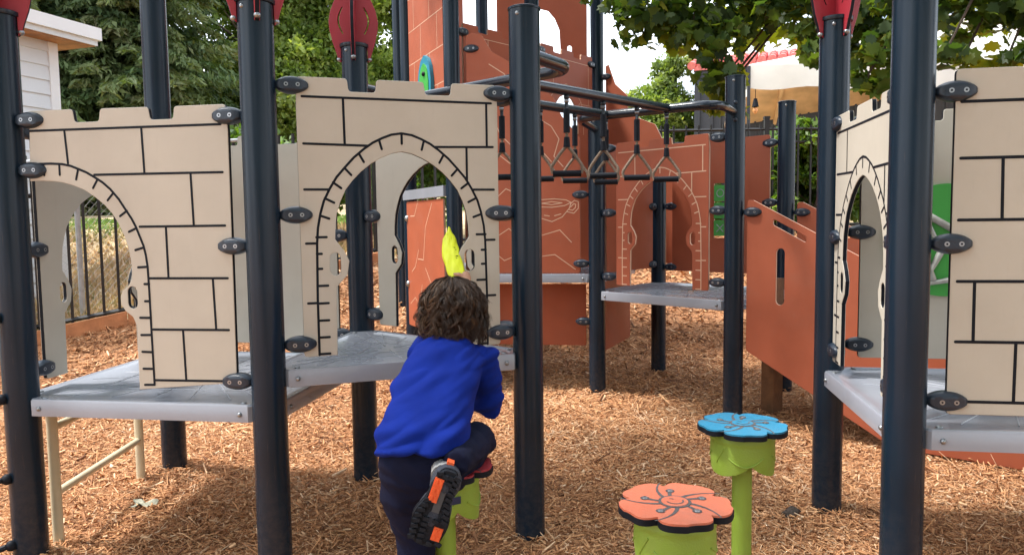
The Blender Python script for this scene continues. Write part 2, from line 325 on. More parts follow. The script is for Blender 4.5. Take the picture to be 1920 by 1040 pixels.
# ------------------------------------------------------------------ play structure pieces
def post(parent, P, z1=2.23, z0=-.3, cap=True, name='post'):
    m = MB(); z0 = float(zt(*P)) - .3 if z0 == -.3 else z0
    m.lathe((P[0], P[1], 0), [(PR - .004, z0), (PR, z0 + .003), (PR, z1 - .012), (PR + .0035, z1 - .011), (PR + .0035, z1 - .003), (PR - .003, z1)] if cap else [(PR, z0), (PR, z1 - .004), (PR - .004, z1)], 36)
    m.ell((P[0] - PR * .45, P[1] - PR * .89, z1 - .035), (.009, .006, .009), 5, 1)
    return m.build(name, [NAVY, STEEL], parent, Matrix.Translation((P[0], P[1], 0)))
def clamp_mesh():
    m = MB(); n = 14; rows = []
    for i in range(n + 1):
        t = -1 + 2 * i / n; w = max((1 - abs(t) ** 2.0), 0) ** .72
        hh = .0315 * w + .0015; dz = .033 * (max(1 - abs(t) ** 3.2, 0)) ** .6 + .002
        rows.append([(t * .066, hh * (abs(math.cos(a)) ** .85) * (1 if math.cos(a) >= 0 else -1), max(-dz * .86, min(dz * .86, dz * 1.1 * math.sin(a)))) for a in [2 * math.pi * k / 20 for k in range(20)]])
    V = [p for r in rows for p in r]; F = [(i * 20 + k, i * 20 + (k + 1) % 20, (i + 1) * 20 + (k + 1) % 20, (i + 1) * 20 + k) for i in range(n) for k in range(20)]
    F += [tuple(range(20)), tuple(n * 20 + k for k in range(20))]
    m.add(V, F, 0)
    for sx in (-.020, .022):
        for sz in (-1, 1):
            z = .0285 * sz
            ring = [(sx + .0078 * math.cos(a), .0078 * math.sin(a)) for a in [2 * math.pi * k / 14 for k in range(14)]]
            m.prism(ring if sz > 0 else ring[::-1], z, z + .002 * sz, 1)
            ring = [(sx + .0035 * math.cos(a), .0035 * math.sin(a)) for a in [2 * math.pi * k / 6 for k in range(6)]]
            m.prism(ring if sz > 0 else ring[::-1], z + .001 * sz, z + .0026 * sz, 2)
    return m.mesh('clamp', [CLAMP, STEEL, BLACK], 50)
CLAMP_ME = clamp_mesh()
def clamps(parent, A, B, us):
    """us: (distance along A->B of the clamp's centre, height)"""
    d = Vector((B[0] - A[0], B[1] - A[1], 0)).normalized(); L = dist(A, B)
    for u, z in us:
        M = plane_M(A, B, z) @ Matrix.Translation((u, 0, 0))
        if u > L / 2: M = M @ Matrix.Rotation(math.pi, 4, 'Y')
        link('clamp', CLAMP_ME, parent, M)
def arch_panel(parent, A, B, z0, skin, core, lw=.0092, cl=(.05, .54, 1.02), both=False, holes_extra=()):
    L = dist(A, B); c = .53 * L / 1.05; k = 1.0
    r = [(.392, 0), (.392, .96), (.387, 1.053), (.203, 1.053), (.198, 1.004), (.097, 1.004), (.092, 1.053)]
    top = r + [(-x, y) for x, y in r[::-1]]
    inl = [(-.268, 0), (-.264, .262), (-.222, .308), (-.213, .362), (-.232, .402), (-.264, .446), (-.262, .49), (-.255, .545), (-.24, .59), (-.22, .634), (-.192, .67), (-.16, .703), (-.122, .733), (-.082, .756), (-.04, .774)]
    out = [(c + x, y) for x, y in fillet(top, .014) + inl + [(0, .782)] + [(-x, y) for x, y in inl[::-1]]]
    holes = [slot(c + s * .266, .352, .042, .088) for s in (-1, 1)] + list(holes_extra)
    g = [(.336, .005), (.336, .22), (.332, .43), (.327, .49), (.316, .545), (.302, .592), (.279, .638), (.252, .682), (.219, .72), (.185, .757), (.146, .79), (.112, .814), (.076, .832), (.04, .846), (0, .852)]
    G_ = [(c + x, y) for x, y in g + [(-x, y) for x, y in g[::-1][1:]]]
    lines = [G_]
    for s in (-1, 1):
        for i, y in enumerate((.008, .072, .137, .203, .27, .335, .392, .455)):
            w = .018 if i in (5, 6) else .038
            lines.append([(c + s * .334, y), (c + s * (.334 - w), y)])
        for x, y, dx, dy in ((.318, .537, .034, .012), (.298, .602, .034, .017), (.266, .662, .03, .022), (.222, .717, .025, .027), (.166, .772, .018, .032), (.088, .826, .01, .036)):
            lines.append([(c + s * x, y), (c + s * (x - dx), y - dy)])
        for y in (.205, .432, .635): lines.append([(c + s * .372, y), (c + s * (.335 if y < .5 else .285), y)])
        lines.append([(c + s * .37, .806), (c + s * .13, .802)])
    lines += [[(c, .85), (c, .812)], [(c - .37, .98), (c + .365, .98)], [(c - .22, .98), (c - .218, .806)], [(c + .345, .98), (c + .345, .806)], [(c + .26, .804), (c + .26, .672)]]
    M = plane_M(A, B, z0)
    o = link('arch_panel', sheet('arch_panel', out, holes, skin=skin, core=core, lines=lines, lw=lw, both=both), parent, M)
    clamps(o, A, B, [(PR + .055, z0 + y) for y in cl] + [(L - PR - .055, z0 + y) for y in cl])
    return o
def plain_top(u0, u1, n=3, h=1.08):
    """outline of a panel with merlons"""
    w = (u1 - u0); m = w * .23; g = (w - n * m) / (n - 1); p = [(u1, 0)]
    for i in range(n - 1, -1, -1):
        a = u0 + i * (m + g); p += [(a + m, h), (a, h)]
        if i: p += [(a, h - .048), (a - g, h - .048)]
    p[1] = (u1, h); p.append((u0, 0))
    return p
def deck(parent, poly, z1, name='deck'):
    """poly: post centres, counter-clockwise; folded rim, corners cut round the posts, pressed ribs on top"""
    n = len(poly); cen = Vector((sum(p[0] for p in poly) / n, sum(p[1] for p in poly) / n)); out = []
    for i in range(n):
        a, b = Vector(poly[i]), Vector(poly[(i + 1) % n]); d = (b - a).normalized(); nr = Vector((d.y, -d.x))
        if nr.dot((a + b) / 2 - cen) < 0: nr = -nr
        out += [a + d * .072 + nr * .035, b - d * .072 + nr * .035]
    m = MB(); c3 = (cen.x, cen.y)
    def ring(s, z): return [(cen.x + (p.x - cen.x) * s, cen.y + (p.y - cen.y) * s, z) for p in out]
    k = len(out); rows = [ring(.985, z1 - .068), ring(1, z1 - .066), ring(1, z1 - .007), ring(.992, z1), ring(.955, z1 + .0005), ring(.945, z1 - .003)]
    V = [p for r_ in rows for p in r_]
    F = [(i * k + j, i * k + (j + 1) % k, (i + 1) * k + (j + 1) % k, (i + 1) * k + j) for i in range(len(rows) - 1) for j in range(k)] + [tuple(range(5 * k, 6 * k))]
    m.add(V, F, 0)
    m.add(ring(.95, z1 - .055), [tuple(range(k))[::-1]], 0)
    # pressed ribs: rays to the corners and edge middles, and concentric lines
    tp = z1 - .0022
    def rib(a, b, w=.0042):
        a, b = Vector(a), Vector(b); d = (b - a).normalized(); nn = Vector((-d.y, d.x)) * w / 2
        q = [a - nn, b - nn, b + nn, a + nn]; m.add([(p.x, p.y, tp) for p in q] + [(p.x, p.y, tp + .0022) for p in [a - nn * .4, b - nn * .4, b + nn * .4, a + nn * .4]],
              [(0, 1, 5, 4), (1, 2, 6, 5), (2, 3, 7, 6), (3, 0, 4, 7), (4, 5, 6, 7)], 1)
    for i in range(n):
        a, b = Vector(poly[i]), Vector(poly[(i + 1) % n])
        for t in (.0, .14, .32, .5, .68, .86):
            p = a.lerp(b, t); s0, s1 = (.10, .82) if t in (0, .5) else (.35, .9)
            rib(cen.lerp(p, s0), cen.lerp(p, s1))
        for s in (.3, .62): rib(cen.lerp(a, s), cen.lerp(b, s))
        d = (b - a).normalized(); nr = Vector((d.y, -d.x))
        if nr.dot((a + b) / 2 - cen) < 0: nr = -nr
        for s in (.105, (b - a).length - .105):
            q = a + d * s + nr * .036; m.ell((q.x, q.y, z1 - .036), (.0095, .0095, .0095), 6, 2)
            q = a + d * s + nr * -.0; m.ell((q.x, q.y, z1), (.011, .011, .005), 6, 2)
    return m.build(name, [DECKM, DECKL, STEEL], parent, Matrix.Translation((cen.x, cen.y, z1)), 35)
def finial_mesh():
    prof = [(.066, 0), (.078, .012), (.088, .05), (.105, .10), (.118, .16), (.121, .20), (.112, .25), (.092, .30), (.064, .345), (.032, .385), (.012, .41)]
    out = [(x, y) for x, y in prof] + [(-x, y) for x, y in prof[::-1]]
    out2 = out[:-1] + [(-.064, 0), (-.064, .085), (.064, .085)]
    hole = [[(s * (.055 + .022 * math.sin(t * math.pi)) , .14 + .13 * t) for t in [i / 8 for i in range(9)]] + [(s * (.050 + .020 * math.sin(t * math.pi)), .14 + .13 * t) for t in [1 - i / 8 for i in range(9)]] for s in (1, -1)]
    a = sheet('finial', out2, hole, .019, .002, RED, BLACK)
    h1 = [(x, y) for x, y in prof]
    b = [sheet('finial_half', [(.0105, .41), (.0105, .085), (.064, .085), (.064, 0)] + h1, [[(p[0], p[1]) for p in hole[0]]], .019, .002, RED, BLACK) for _ in (0,)]
    bm = bmesh.new(); bm.from_mesh(a); me2 = b[0]
    for ang in (90, 270):
        c = me2.copy(); c.transform(Matrix.Rotation(R(ang), 4, 'Y')); bm.from_mesh(c); bpy.data.meshes.remove(c)
    me = bpy.data.meshes.new('finial'); bm.to_mesh(me); bm.free()
    me.transform(Matrix.Rotation(R(90), 4, 'X'))
    for m_ in (RED, BLACK): me.materials.append(m_)
    m = MB(); m.lathe((0, 0, .085), [(.071, -.012), (.072, -.01), (.072, .004), (.068, .006)], 28, 2)
    for a_ in range(4): m.ell((.074 * math.cos(a_ * math.pi / 2), .074 * math.sin(a_ * math.pi / 2), .016), (.013, .013, .011), 6, 3)
    bm = bmesh.new(); bm.from_mesh(me); t = m.mesh('t', [RED, BLACK, NAVY, STEEL]); bm.from_mesh(t); bm.to_mesh(me); bm.free()
    for m_ in (NAVY, STEEL): me.materials.append(m_)
    return me
FIN_ME = finial_mesh()
def finial(po, P, z, rz): link('flame_finial', FIN_ME, po, Matrix.Translation((P[0], P[1], z - .088)) @ Matrix.Rotation(R(rz), 4, 'Z'))

# ---- tan tower on the left
TL = thing('play_tower', 'tan castle play tower with gray decks and arched panels in front of the child', 'play structure', (A[0], A[1], 0))
for P, z, rz in ((A, 2.19, 20), (B, 2.175, 24), (H, 2.25, 8)):
    finial(post(TL, P, z), P, z, rz)
post(TL, C, 2.225); post(TL, G, 3.1)
deck(TL, [A, B, H, G], .685); deck(TL, [B, C, H], .815)
p1 = [(.935, 0), (.939, .97), (.934, 1.076), (.625, 1.076), (.62, 1.03), (.62, 1.076), (.421, 1.078), (.416, 1.03), (.311, 1.03), (.306, 1.08), (.10, 1.08), (.098, .83)]
p1 = [(.935, 0), (.94, .98), (.934, 1.076), (.727, 1.076), (.722, 1.029), (.628, 1.029), (.621, 1.077), (.421, 1.078), (.414, 1.03), (.311, 1.03), (.304, 1.08), (.10, 1.08)]
arc = [(.105, .811), (.16, .811), (.209, .808), (.25, .802), (.29, .791), (.334, .774), (.38, .745), (.421, .712), (.45, .68), (.474, .642), (.497, .592), (.513, .54), (.521, .476), (.518, .43), (.502, .402), (.478, .385), (.467, .362), (.468, .33), (.485, .306), (.515, .283), (.529, .25), (.529, .19), (.528, 0)]
G1 = [[(0.118, 1.003), (0.912, 1.003)], [(0.266, 1.0), (0.274, 0.875)], [(0.59, 1.0), (0.594, 0.833)], [(0.383, 0.829), (0.913, 0.827)], [(0.783, 0.826), (0.787, 0.632)], [(0.563, 0.629), (0.914, 0.629)], [(0.672, 0.629), (0.673, 0.434)], [(0.593, 0.432), (0.916, 0.432)], [(0.855, 0.43), (0.86, 0.236)], [(0.598, 0.235), (0.912, 0.236)], [(0.723, 0.234), (0.727, 0.04)], [(0.594, 0.038), (0.888, 0.04)], [(0.144, 0.876), (.20, .876), (0.248, 0.873), (.285, .865), (0.316, 0.853), (.35, .839), (0.382, 0.821), (.416, .80), (0.448, 0.773), (.481, .735), (0.51, 0.691), (.531, .66), (0.547, 0.629), (0.575, 0.557), (.583, .52), (0.588, 0.476), (0.590, 0.383), (0.591, 0.228), (0.593, 0.02), (0.552, 0.019)], [(0.167, 0.872), (0.169, 0.832)], [(0.236, 0.870), (0.236, 0.832)], [(0.315, 0.85), (0.305, 0.813)], [(0.396, 0.811), (0.375, 0.779)], [(0.46, 0.759), (0.434, 0.731)], [(0.513, 0.690), (0.483, 0.670)], [(0.55, 0.624), (0.517, 0.61)], [(0.577, 0.55), (0.54, 0.54)], [(0.588, 0.476), (0.548, 0.474)], [(0.591, 0.41), (0.571, 0.41)], [(0.59, 0.344), (0.57, 0.344)], [(0.589, 0.28), (0.546, 0.28)], [(0.59, 0.214), (0.547, 0.213)], [(0.589, 0.147), (0.548, 0.148)], [(0.59, 0.082), (0.549, 0.082)]]
o = link('half_arch_panel', sheet('half_arch_panel', fillet(p1, .014) + arc, [slot(.518, .358, .04, .086)], lines=G1), TL, plane_M(A, B, .73))
clamps(o, A, B, [(.118, 1.774), (.118, 1.582), (.94, 1.763), (.942, 1.282), (.938, .77)])
arch_panel(TL, B, C, .855, TAN, BLACK)
arch_panel(TL, C, H, .855, TAN, BLACK)
arch_panel(TL, G, A, .73, TAN, BLACK)
o = link('wall_panel', sheet('wall_panel', fillet(plain_top(.12, .98), .014), lines=[[(.15, .98), (.96, .98)], [(.15, .62), (.96, .62)], [(.45, .98), (.45, .62)]]), TL, plane_M(H, G, .74) )
clamps(o, H, G, [(.118, 1.76), (.118, 1.30), (.118, .79), (dist(G, H) - .118, 1.76), (dist(G, H) - .118, 1.27), (dist(G, H) - .118, .79)])
m = MB(); a, b = (-1.945, 3.09), (-1.975, 3.86)
for p in (a, b): m.tube([(p[0], p[1], -.25), (p[0], p[1], .63)], .0215, 14)
for z in (.24, .52): m.tube([(a[0], a[1] + .01, z), (b[0], b[1] - .01, z + .0)], .0165, 12)
m.build('ladder', CREAM, TL)

# ---- tan tower on the right
TR = thing('play_tower', 'tan castle play tower at the right edge with a green maze disc inside', 'play structure', (E_[0], E_[1], 0))
finial(post(TR, E_, 2.22), E_, 2.22, 14)
post(TR, F_, 3.0); post(TR, Y_, 3.0); post(TR, X_, 2.22)
deck(TR, [F_, Y_, X_, E_], .685)
arch_panel(TR, E_, F_, .735, TAN, BLACK)
g7 = [[(.139, .98), (.91, .98)], [(.141, .807), (.91, .807)], [(.261, .805), (.264, .618)], [(.62, .805), (.62, .618)], [(.14, .616), (.91, .615)], [(.142, .424), (.91, .424)], [(.192, .422), (.193, .234)], [(.55, .422), (.55, .234)], [(.142, .233), (.91, .233)], [(.316, .231), (.315, .043)], [(.7, .231), (.7, .043)], [(.171, .042), (.9, .043)], [(.44, .98), (.44, .81)], [(.42, .615), (.42, .426)]]
o = link('wall_panel', sheet('wall_panel', fillet(plain_top(.122, .96), .014), lines=g7, lw=.0098), TR, plane_M(F_, Y_, .73))
clamps(o, F_, Y_, [(.122, 1.743), (.122, 1.272), (.122, .772), (.95, 1.743), (.95, 1.27), (.95, .772)])
o = link('wall_panel', sheet('wall_panel', fillet(plain_top(.11, .95), .014)), TR, plane_M(X_, E_, .735))
LX = dist(X_, E_)
clamps(o, X_, E_, [(LX - .122, 1.77), (LX - .122, 1.293), (LX - .122, .794), (.12, 1.77), (.12, .794)])
md = plane_M(X_, E_, 1.255, -.012) @ Matrix.Translation((LX - .462, 0, 0))
m = MB(); pts = [(.243 * math.cos(t), .243 * math.sin(t)) for t in [2 * math.pi * k / 56 for k in range(56)]]
m.prism(pts, -.012, .0, 0)
disc = link('maze_disc', m.mesh('maze_disc', [GRN], 40), o, md)
for pth in ([(-.19, -.11), (-.02, .05), (.13, .14)], [(.05, -.17), (.12, .02), (.19, .08)], [(.02, -.05), (.09, -.19), (-.08, -.16)], [(.14, .13), (.04, .0), (.12, .16)]):
    m2 = MB(); m2.tube([(x, y, -.018) for x, y in pth], .016, 10, 0, True, True); m2.add([], [])
    link('clear_tube', m2.mesh('clear_tube', [CLEAR], 60), o, md)
m2 = MB(); m2.ell((.105, -.0, -.02), (.022, .022, .02), 8); link('disc_knob', m2.mesh('disc_knob', [BLACK]), o, md)

# ---- orange tower at the back
TB = thing('climbing_tower', 'tall terracotta castle climbing tower with a tea cup engraved on its wall', 'play structure', (J_[0], J_[1], 0))
for P, z in ((J_, 2.14), (I_, 2.275), (P_, 2.23), (K_, 2.0), (M_, 4.2), (O_, 4.2), (J2, 4.2), (N_, 4.2), (L_, 4.2)): post(TB, P, z)
post(TB, (-1.12, 7.75), 4.2); post(TB, (-.62, 8.25), 4.2)
deck(TB, [I_, P_, K_, J_], .82); deck(TB, [M_, J_, (1.1, 6.75), O_], .95); deck(TB, [L_, M_, O_, (-.3, 7.7)], .95)
arch_panel(TB, J_, I_, .875, ORNG, TANLINE, .0075, cl=(.06, .54, 1.02))
LK_ = dist(K_, P_)
hK = [[(.53, .28), (.66, .28), (.66, .72), (.53, .72)]]
o = link('wall_panel', sheet('wall_panel', fillet([(1.0, 0), (1.0, 1.07), (.14, 1.07), (.14, 0)], .02), hK, skin=ORNG, core=TANLINE), TB, plane_M(K_, P_, .925))
clamps(o, K_, P_, [(.122, 1.47), (.124, .956), (1.0, 1.932), (1.0, 1.478)])
gb = MB()
for k in range(3): gb.box((.595, .36 + k * .13, -.006), (.11, .118, .05), M=Matrix.Translation((.595, .36 + k * .14, -.006)))
Mk = plane_M(K_, P_, .925)
for k in range(3):
    gm = MB(); gm.box(0, (.112, .125, .05), M=Matrix.Translation((.595, .36 + k * .14, 0)))
    cc = (.595, .36 + k * .14)
    if k == 2: gm.tube([(cc[0] + .03 * math.cos(t), cc[1] + .03 * math.sin(t), .026) for t in [2 * math.pi * i / 16 for i in range(17)]], .004, 5, 1)
    else:
        for s in (-1, 1): gm.tube([(cc[0] - .03, cc[1] - .03 * s, .026), (cc[0] + .03, cc[1] + .03 * s, .026)], .004, 5, 1)
    link('game_block', gm.mesh('game_block', [GRN, DECKL], 40), o, Mk)
o = link('wall_panel', sheet('wall_panel', fillet(plain_top(.12, .83, 3, 1.0), .014), skin=ORNG, core=TANLINE), TB, plane_M(J_, K_, .95))
clamps(o, J_, K_, [(dist(J_, K_) - .118, 1.47), (dist(J_, K_) - .118, .98)])
# front rock wall with the cup
LM = dist(M_, J_)
def vz(z): return z - .955
rw = [(1.0, 0), (1.0, vz(1.99)), (.86, vz(2.16)), (.80, vz(2.30)), (.70, vz(2.38)), (.50, vz(2.56)), (.32, vz(2.67)), (.245, vz(2.80)), (.17, vz(2.82)), (.12, vz(2.8)), (.12, 0)]
cup = [[(.66 + .0, .50), (.70, .425), (.78, .40), (.86, .435), (.915, .50), (.93, .545)], [(.62, .545), (.70, .57), (.80, .575), (.89, .565), (.93, .545), (.88, .522), (.78, .51), (.68, .515), (.62, .545)], [(.70, .542), (.78, .553), (.86, .543), (.78, .53), (.70, .542)],
       [(.925, .535), (.955, .56), (.985, .55), (.985, .50), (.95, .462), (.895, .475)], [(.925, .51), (.95, .535), (.965, .53), (.962, .505), (.94, .485), (.91, .492)], [(.72, .45), (.76, .443)], [(.80, .445), (.85, .458)]]
gl = [[(.62, .42), (.70, .295), (.84, .335), (.93, .24)], [(.60, .17), (.68, .13), (.80, .145), (.96, .03)], [(.13, .30), (.25, .36), (.33, .28), (.44, .35), (.55, .26)], [(.15, .62), (.3, .55), (.42, .66), (.55, .6)], [(.14, 1.25), (.2, 1.3), (.34, 1.18), (.38, 1.08), (.46, 1.0)], [(.3, 1.62), (.42, 1.54), (.45, 1.46), (.6, 1.40)],
      [(.66, 1.28), (.70, 1.18), (.78, 1.13), (.84, 1.03), (.80, .9), (.87, .82)], [(.14, .95), (.24, .88), (.36, .93), (.5, .82), (.60, .86)], [(.62, 1.0), (.70, .95), (.78, .86)], [(.16, .16), (.28, .2), (.4, .1), (.5, .14)]]
o = link('rock_wall_panel', sheet('rock_wall_panel', fillet(rw, .02), skin=ORNG, core=TANLINE, lines=cup + gl, lw=.0065), TB, plane_M(M_, J_, .955))
clamps(o, M_, J_, [(.16, 2.70), (1.0, 1.558), (1.005, 1.03)])
o = link('under_deck_panel', sheet('under_deck_panel', fillet([(1.02, 0), (1.02, .50), (.12, .50), (.12, 0)], .015), skin=ORNG, core=TANLINE), TB, plane_M(M_, J_, .35, -.25))
clamps(o, M_, J_, [(1.02, .58)])
o = link('under_deck_panel', sheet('under_deck_panel', fillet([(.95, 0), (.95, .56), (.12, .56), (.12, 0)], .015), skin=ORNG, core=TANLINE), TB, plane_M(J_, (1.1, 6.75), .32))
# upper brick walls
def brick_lines(u0, u1, v0, v1, rows, w, lean=0):
    L = []
    for r_ in range(rows + 1):
        v = v0 + (v1 - v0) * r_ / rows; L.append([(u0, v), (u1, v)])
        if r_ < rows:
            x = u0 + w * (.35 if r_ % 2 else .8)
            while x < u1 - .05: L.append([(x, v), (x, v + (v1 - v0) / rows)]); x += w
    return L
LO = dist(M_, O_)
mo = plain_top(.12, LO - .10, 3, 1.97)
o = link('battlement_panel', sheet('battlement_panel', fillet(mo, .014), skin=ORNG, core=TANLINE, lines=[[(.14, 1.88), (LO - .12, 1.88)], [(.16, 1.5), (LO - .14, 1.5)], [(.4, 1.88), (.4, 1.5)], [(.7, 1.5), (.7, 1.1)]], lw=.006), TB, plane_M(M_, O_, .96))
clamps(o, M_, O_, [(.118, 2.86), (LO - .118, 2.86)])
LJ = dist(O_, J2); ca = LJ / 2 - .02
ah = [(ca - .2, 1.22), (ca - .2, 1.38), (ca - .17, 1.46), (ca - .1, 1.53), (ca, 1.57), (ca + .1, 1.53), (ca + .17, 1.46), (ca + .2, 1.38), (ca + .2, 1.22)]
ao = [(ca + (x - ca) * 1.42, 1.22 + (y - 1.22) * 1.26) for x, y in ah]
o = link('battlement_panel', sheet('battlement_panel', fillet(plain_top(.12, LJ - .10, 3, 1.97), .014), [ah], skin=ORNG, core=TANLINE, lines=[[(.14, 1.88), (LJ - .12, 1.88)], [(.3, 1.88), (.3, 1.55)], [(LJ - .17, 1.88), (LJ - .17, 1.5)], ao, [(.14, 1.5), (.24, 1.5)], [(LJ - .3, 1.5), (LJ - .13, 1.5)]] + [[(ca + (x - ca) * 1.42, 1.22 + (y - 1.22) * 1.26), (ca + (x - ca) * 1.2, 1.22 + (y - 1.22) * 1.13)] for x, y in ah[1:-1]] + [[(.8, .9), (.85, .8), (.9, .7)], [(.92, 1.2), (.96, 1.05)]], lw=.006), TB, plane_M(O_, J2, .96))
clamps(o, O_, J2, [(.118, 2.87), (LJ - .118, 2.86)])
LL = dist(L_, M_)
o = link('brick_panel', sheet('brick_panel', [(LL - .075, 0), (LL - .075, 2.9), (.09, 2.9), (.09, 0)], skin=ORNG, core=TANLINE, lines=brick_lines(.1, LL - .09, .3, 2.9, 9, .42), lw=.006), TB, plane_M(L_, M_, 1.9))
Mw = plane_M(L_, M_, 2.42, .012) @ Matrix.Translation((.60, 0, 0))
m = MB(); pr = [(.17, 0), (.17, .14), (.14, .24), (.09, .31), (0, .35), (-.09, .31), (-.14, .24), (-.17, .14), (-.17, 0)]
m.prism(pr, 0, .03, 0); m.prism([(x * .7, .02 + y * .75) for x, y in pr], .03, .036, 1); m.ell((0.02, .19, .04), (.03, .02, .015), 6, 2)
link('bubble_window', m.mesh('bubble_window', [TEAL, GRN, BLACK], 40), o, Mw)
o = link('climbing_panel', sheet('climbing_panel', fillet([(LL - .08, 0), (LL - .08, 1.13), (.09, 1.13), (.09, 0)], .02), skin=ORNG, core=TANLINE, lines=[[(.2, 1.0), (.32, 1.0), (.42, 1.12)], [(.4, .62), (.55, .62), (.62, .9), (.8, 1.1)], [(.22, .5), (.32, .55), (.42, .7)], [(.6, .55), (.75, .42)], [(.15, .2), (.3, .27), (.42, .2), (.5, .4)], [(.7, .2), (.85, .1)]], lw=.007), TB, plane_M(L_, M_, .42, .055))
m = MB(); d = Vector((M_[0] - L_[0], M_[1] - L_[1], 0)); c = (Vector((*L_, 0)) + Vector((*M_, 0))) / 2; nrm = Vector((d.y, -d.x, 0)).normalized()
m.box((c + nrm * .05 + Vector((0, 0, 1.61))), (d.length - .06, .06, .085), math.atan2(d.y, d.x))
m.build('step_rail', [DECKM], TB)
for z, P in ((1.40, L_), (.80, L_)):
    m = MB(); q = Vector((P[0], P[1], z)) + nrm * .06 + d.normalized() * .1; m.ell(q, (.03, .03, .03), 8); m.build('bolt_cover', [STEEL], TB)
# rear tower walls against the sky
LN = dist(N_, (.95, 8.45)); 
rear = [(1.12, 0), (1.12, 2.6), (.14, 2.6), (.14, 0)]
hole = [(.36, .2), (.36, .72), (.42, .93), (.52, 1.05), (.60, 1.08), (.70, 1.03), (.79, .92), (.83, .75), (.83, .2)]
hole = [(.50, .2), (.50, .74), (.56, .86), (.62, .9), (.70, .88), (.77, .80), (.82, .68), (.83, .5), (.83, .2)]
hole2 = slot(.93, .43, .05, .16)
o = link('rear_arch_panel', sheet('rear_arch_panel', rear, [hole, hole2], skin=ORNG, core=TANLINE, thick=.02), TB, plane_M((-.13 - .14, 8.3), (1.0, 8.3), 2.75))
o = link('rear_panel', sheet('rear_panel', [(.86, 0), (.86, 2.6), (.1, 2.6), (.1, 0)], skin=ORNG, core=TANLINE, thick=.02), TB, plane_M(L_, N_, 2.6))
# wing beyond the tower
LW = dist(J2, (1.55, 6.95))
wing = [(.10, 0), (.10, 1.90), (.13, 1.91), (.2, 1.72), (.33, 1.60), (.34, 1.42), (.62, 1.3), (.80, .95), (.80, 0)]
o = link('wing_panel', sheet('wing_panel', wing[::-1], skin=ORNG, core=TANLINE), TB, plane_M(J2, (1.55, 6.95), .95))
clamps(o, J2, (1.55, 6.95), [(.1, 2.75)])
# stair with slotted side panels, running down to the right of the arch deck
rd = Vector((.76, -.65)).normalized()
for Q, nm in ((I_, 0), (P_, 1)):
    E2 = (Q[0] + rd.x * 3, Q[1] + rd.y * 3)
    top = lambda t: 1.545 - .535 * t
    pl_ = [(.09, .50), (.09, top(.09) - .02), (.13, top(.13)), (2.35, top(2.35)), (2.45, top(2.35) - .1), (2.45, .02), (.98, .02)]
    hs = [slot(.31, .99, .055, .36)] + [slot(.9 + .5 * k, .74 - .25 * k, .055, .34) for k in range(3)]
    for k in range(4):
        a, b = .26 + k * .55, .47 + k * .55; s_ = []
        for t, y in ((a, top(a) - .05), (b, top(b) - .05), (b, top(b) - .09), (a, top(a) - .09)): s_.append((t, y))
        hs.append(fillet(s_, .02))
    o = link('stair_side_panel', sheet('stair_side_panel', fillet(pl_, .03), hs, skin=ORNG, core=TANLINE), TB, plane_M(Q, E2, 0))
    clamps(o, Q, E2, [(.125, 1.40)])
m = MB()
for k in range(5):
    c = Vector(I_).lerp(Vector(P_), .5) + rd * (.25 + .28 * k); m.box((c.x, c.y, .68 - .14 * k), (.27, .86, .03), math.atan2(rd.y, rd.x))
m.build('stair_treads', [DECKM], TB)
m = MB(); m.box((1.79, 5.1, .3), (.10, .10, 1.3), .6); m.build('timber_leg', [WOODP], TB)
# ------------------------------------------------------------------ trapeze ring ladder
RZ = 2.045
RL = thing('overhead_ladder', 'navy overhead pipe ladder spanning between the tan and terracotta towers', 'overhead ladder', (C[0], C[1], 0))
def bez(pts, r=.16, n=6):
    out = [Vector(pts[0])]
    for i in range(1, len(pts) - 1):
        p = Vector(pts[i]); a = Vector(pts[i - 1]) - p; b = Vector(pts[i + 1]) - p; q = min(r, a.length * .48, b.length * .48)
        s, e = p + a.normalized() * q, p + b.normalized() * q
        out += [(1 - t) ** 2 * s + 2 * t * (1 - t) * p + t * t * e for t in [k / n for k in range(n + 1)]]
    return out + [Vector(pts[-1])]
def v3(p, z=RZ): return (p[0], p[1], z)
nC = (.28, 3.44); nH = (-.56, 4.22)
fJ, fI = (.45, 5.08), (1.25, 4.52)
m = MB(); m.tube(bez([v3(H), v3(nH), v3(nC), (C[0], C[1], RZ)], .12), .0285, 16)
m.tube(bez([v3(J_), v3(fJ), v3(fI), v3(I_)], .16), .0285, 16)
m.build('end_beam', [NAVYG], RL)
ra, rb = Vector((-.008, 3.69, RZ)), Vector((.983, 4.70, RZ)); la, lb = Vector((-.316, 3.97, RZ)), Vector((.629, 4.94, RZ))
for a, b in ((ra, rb), (la, lb)): MB().tube([a, b], .0275, 16).build('rail', [NAVYG], RL)
for P, z in ((I_, RZ), (J_, RZ)):
    for dz in (-.055, .055):
        v = Vector((-P[0], -P[1], 0)).normalized() if P is I_ else Vector((.5, -.8, 0)).normalized()
        q = Vector((P[0], P[1], z + dz)) + v * PR; MB().ell(q, (.014, .014, .014), 7).build('bolt', [CLAMP], RL)
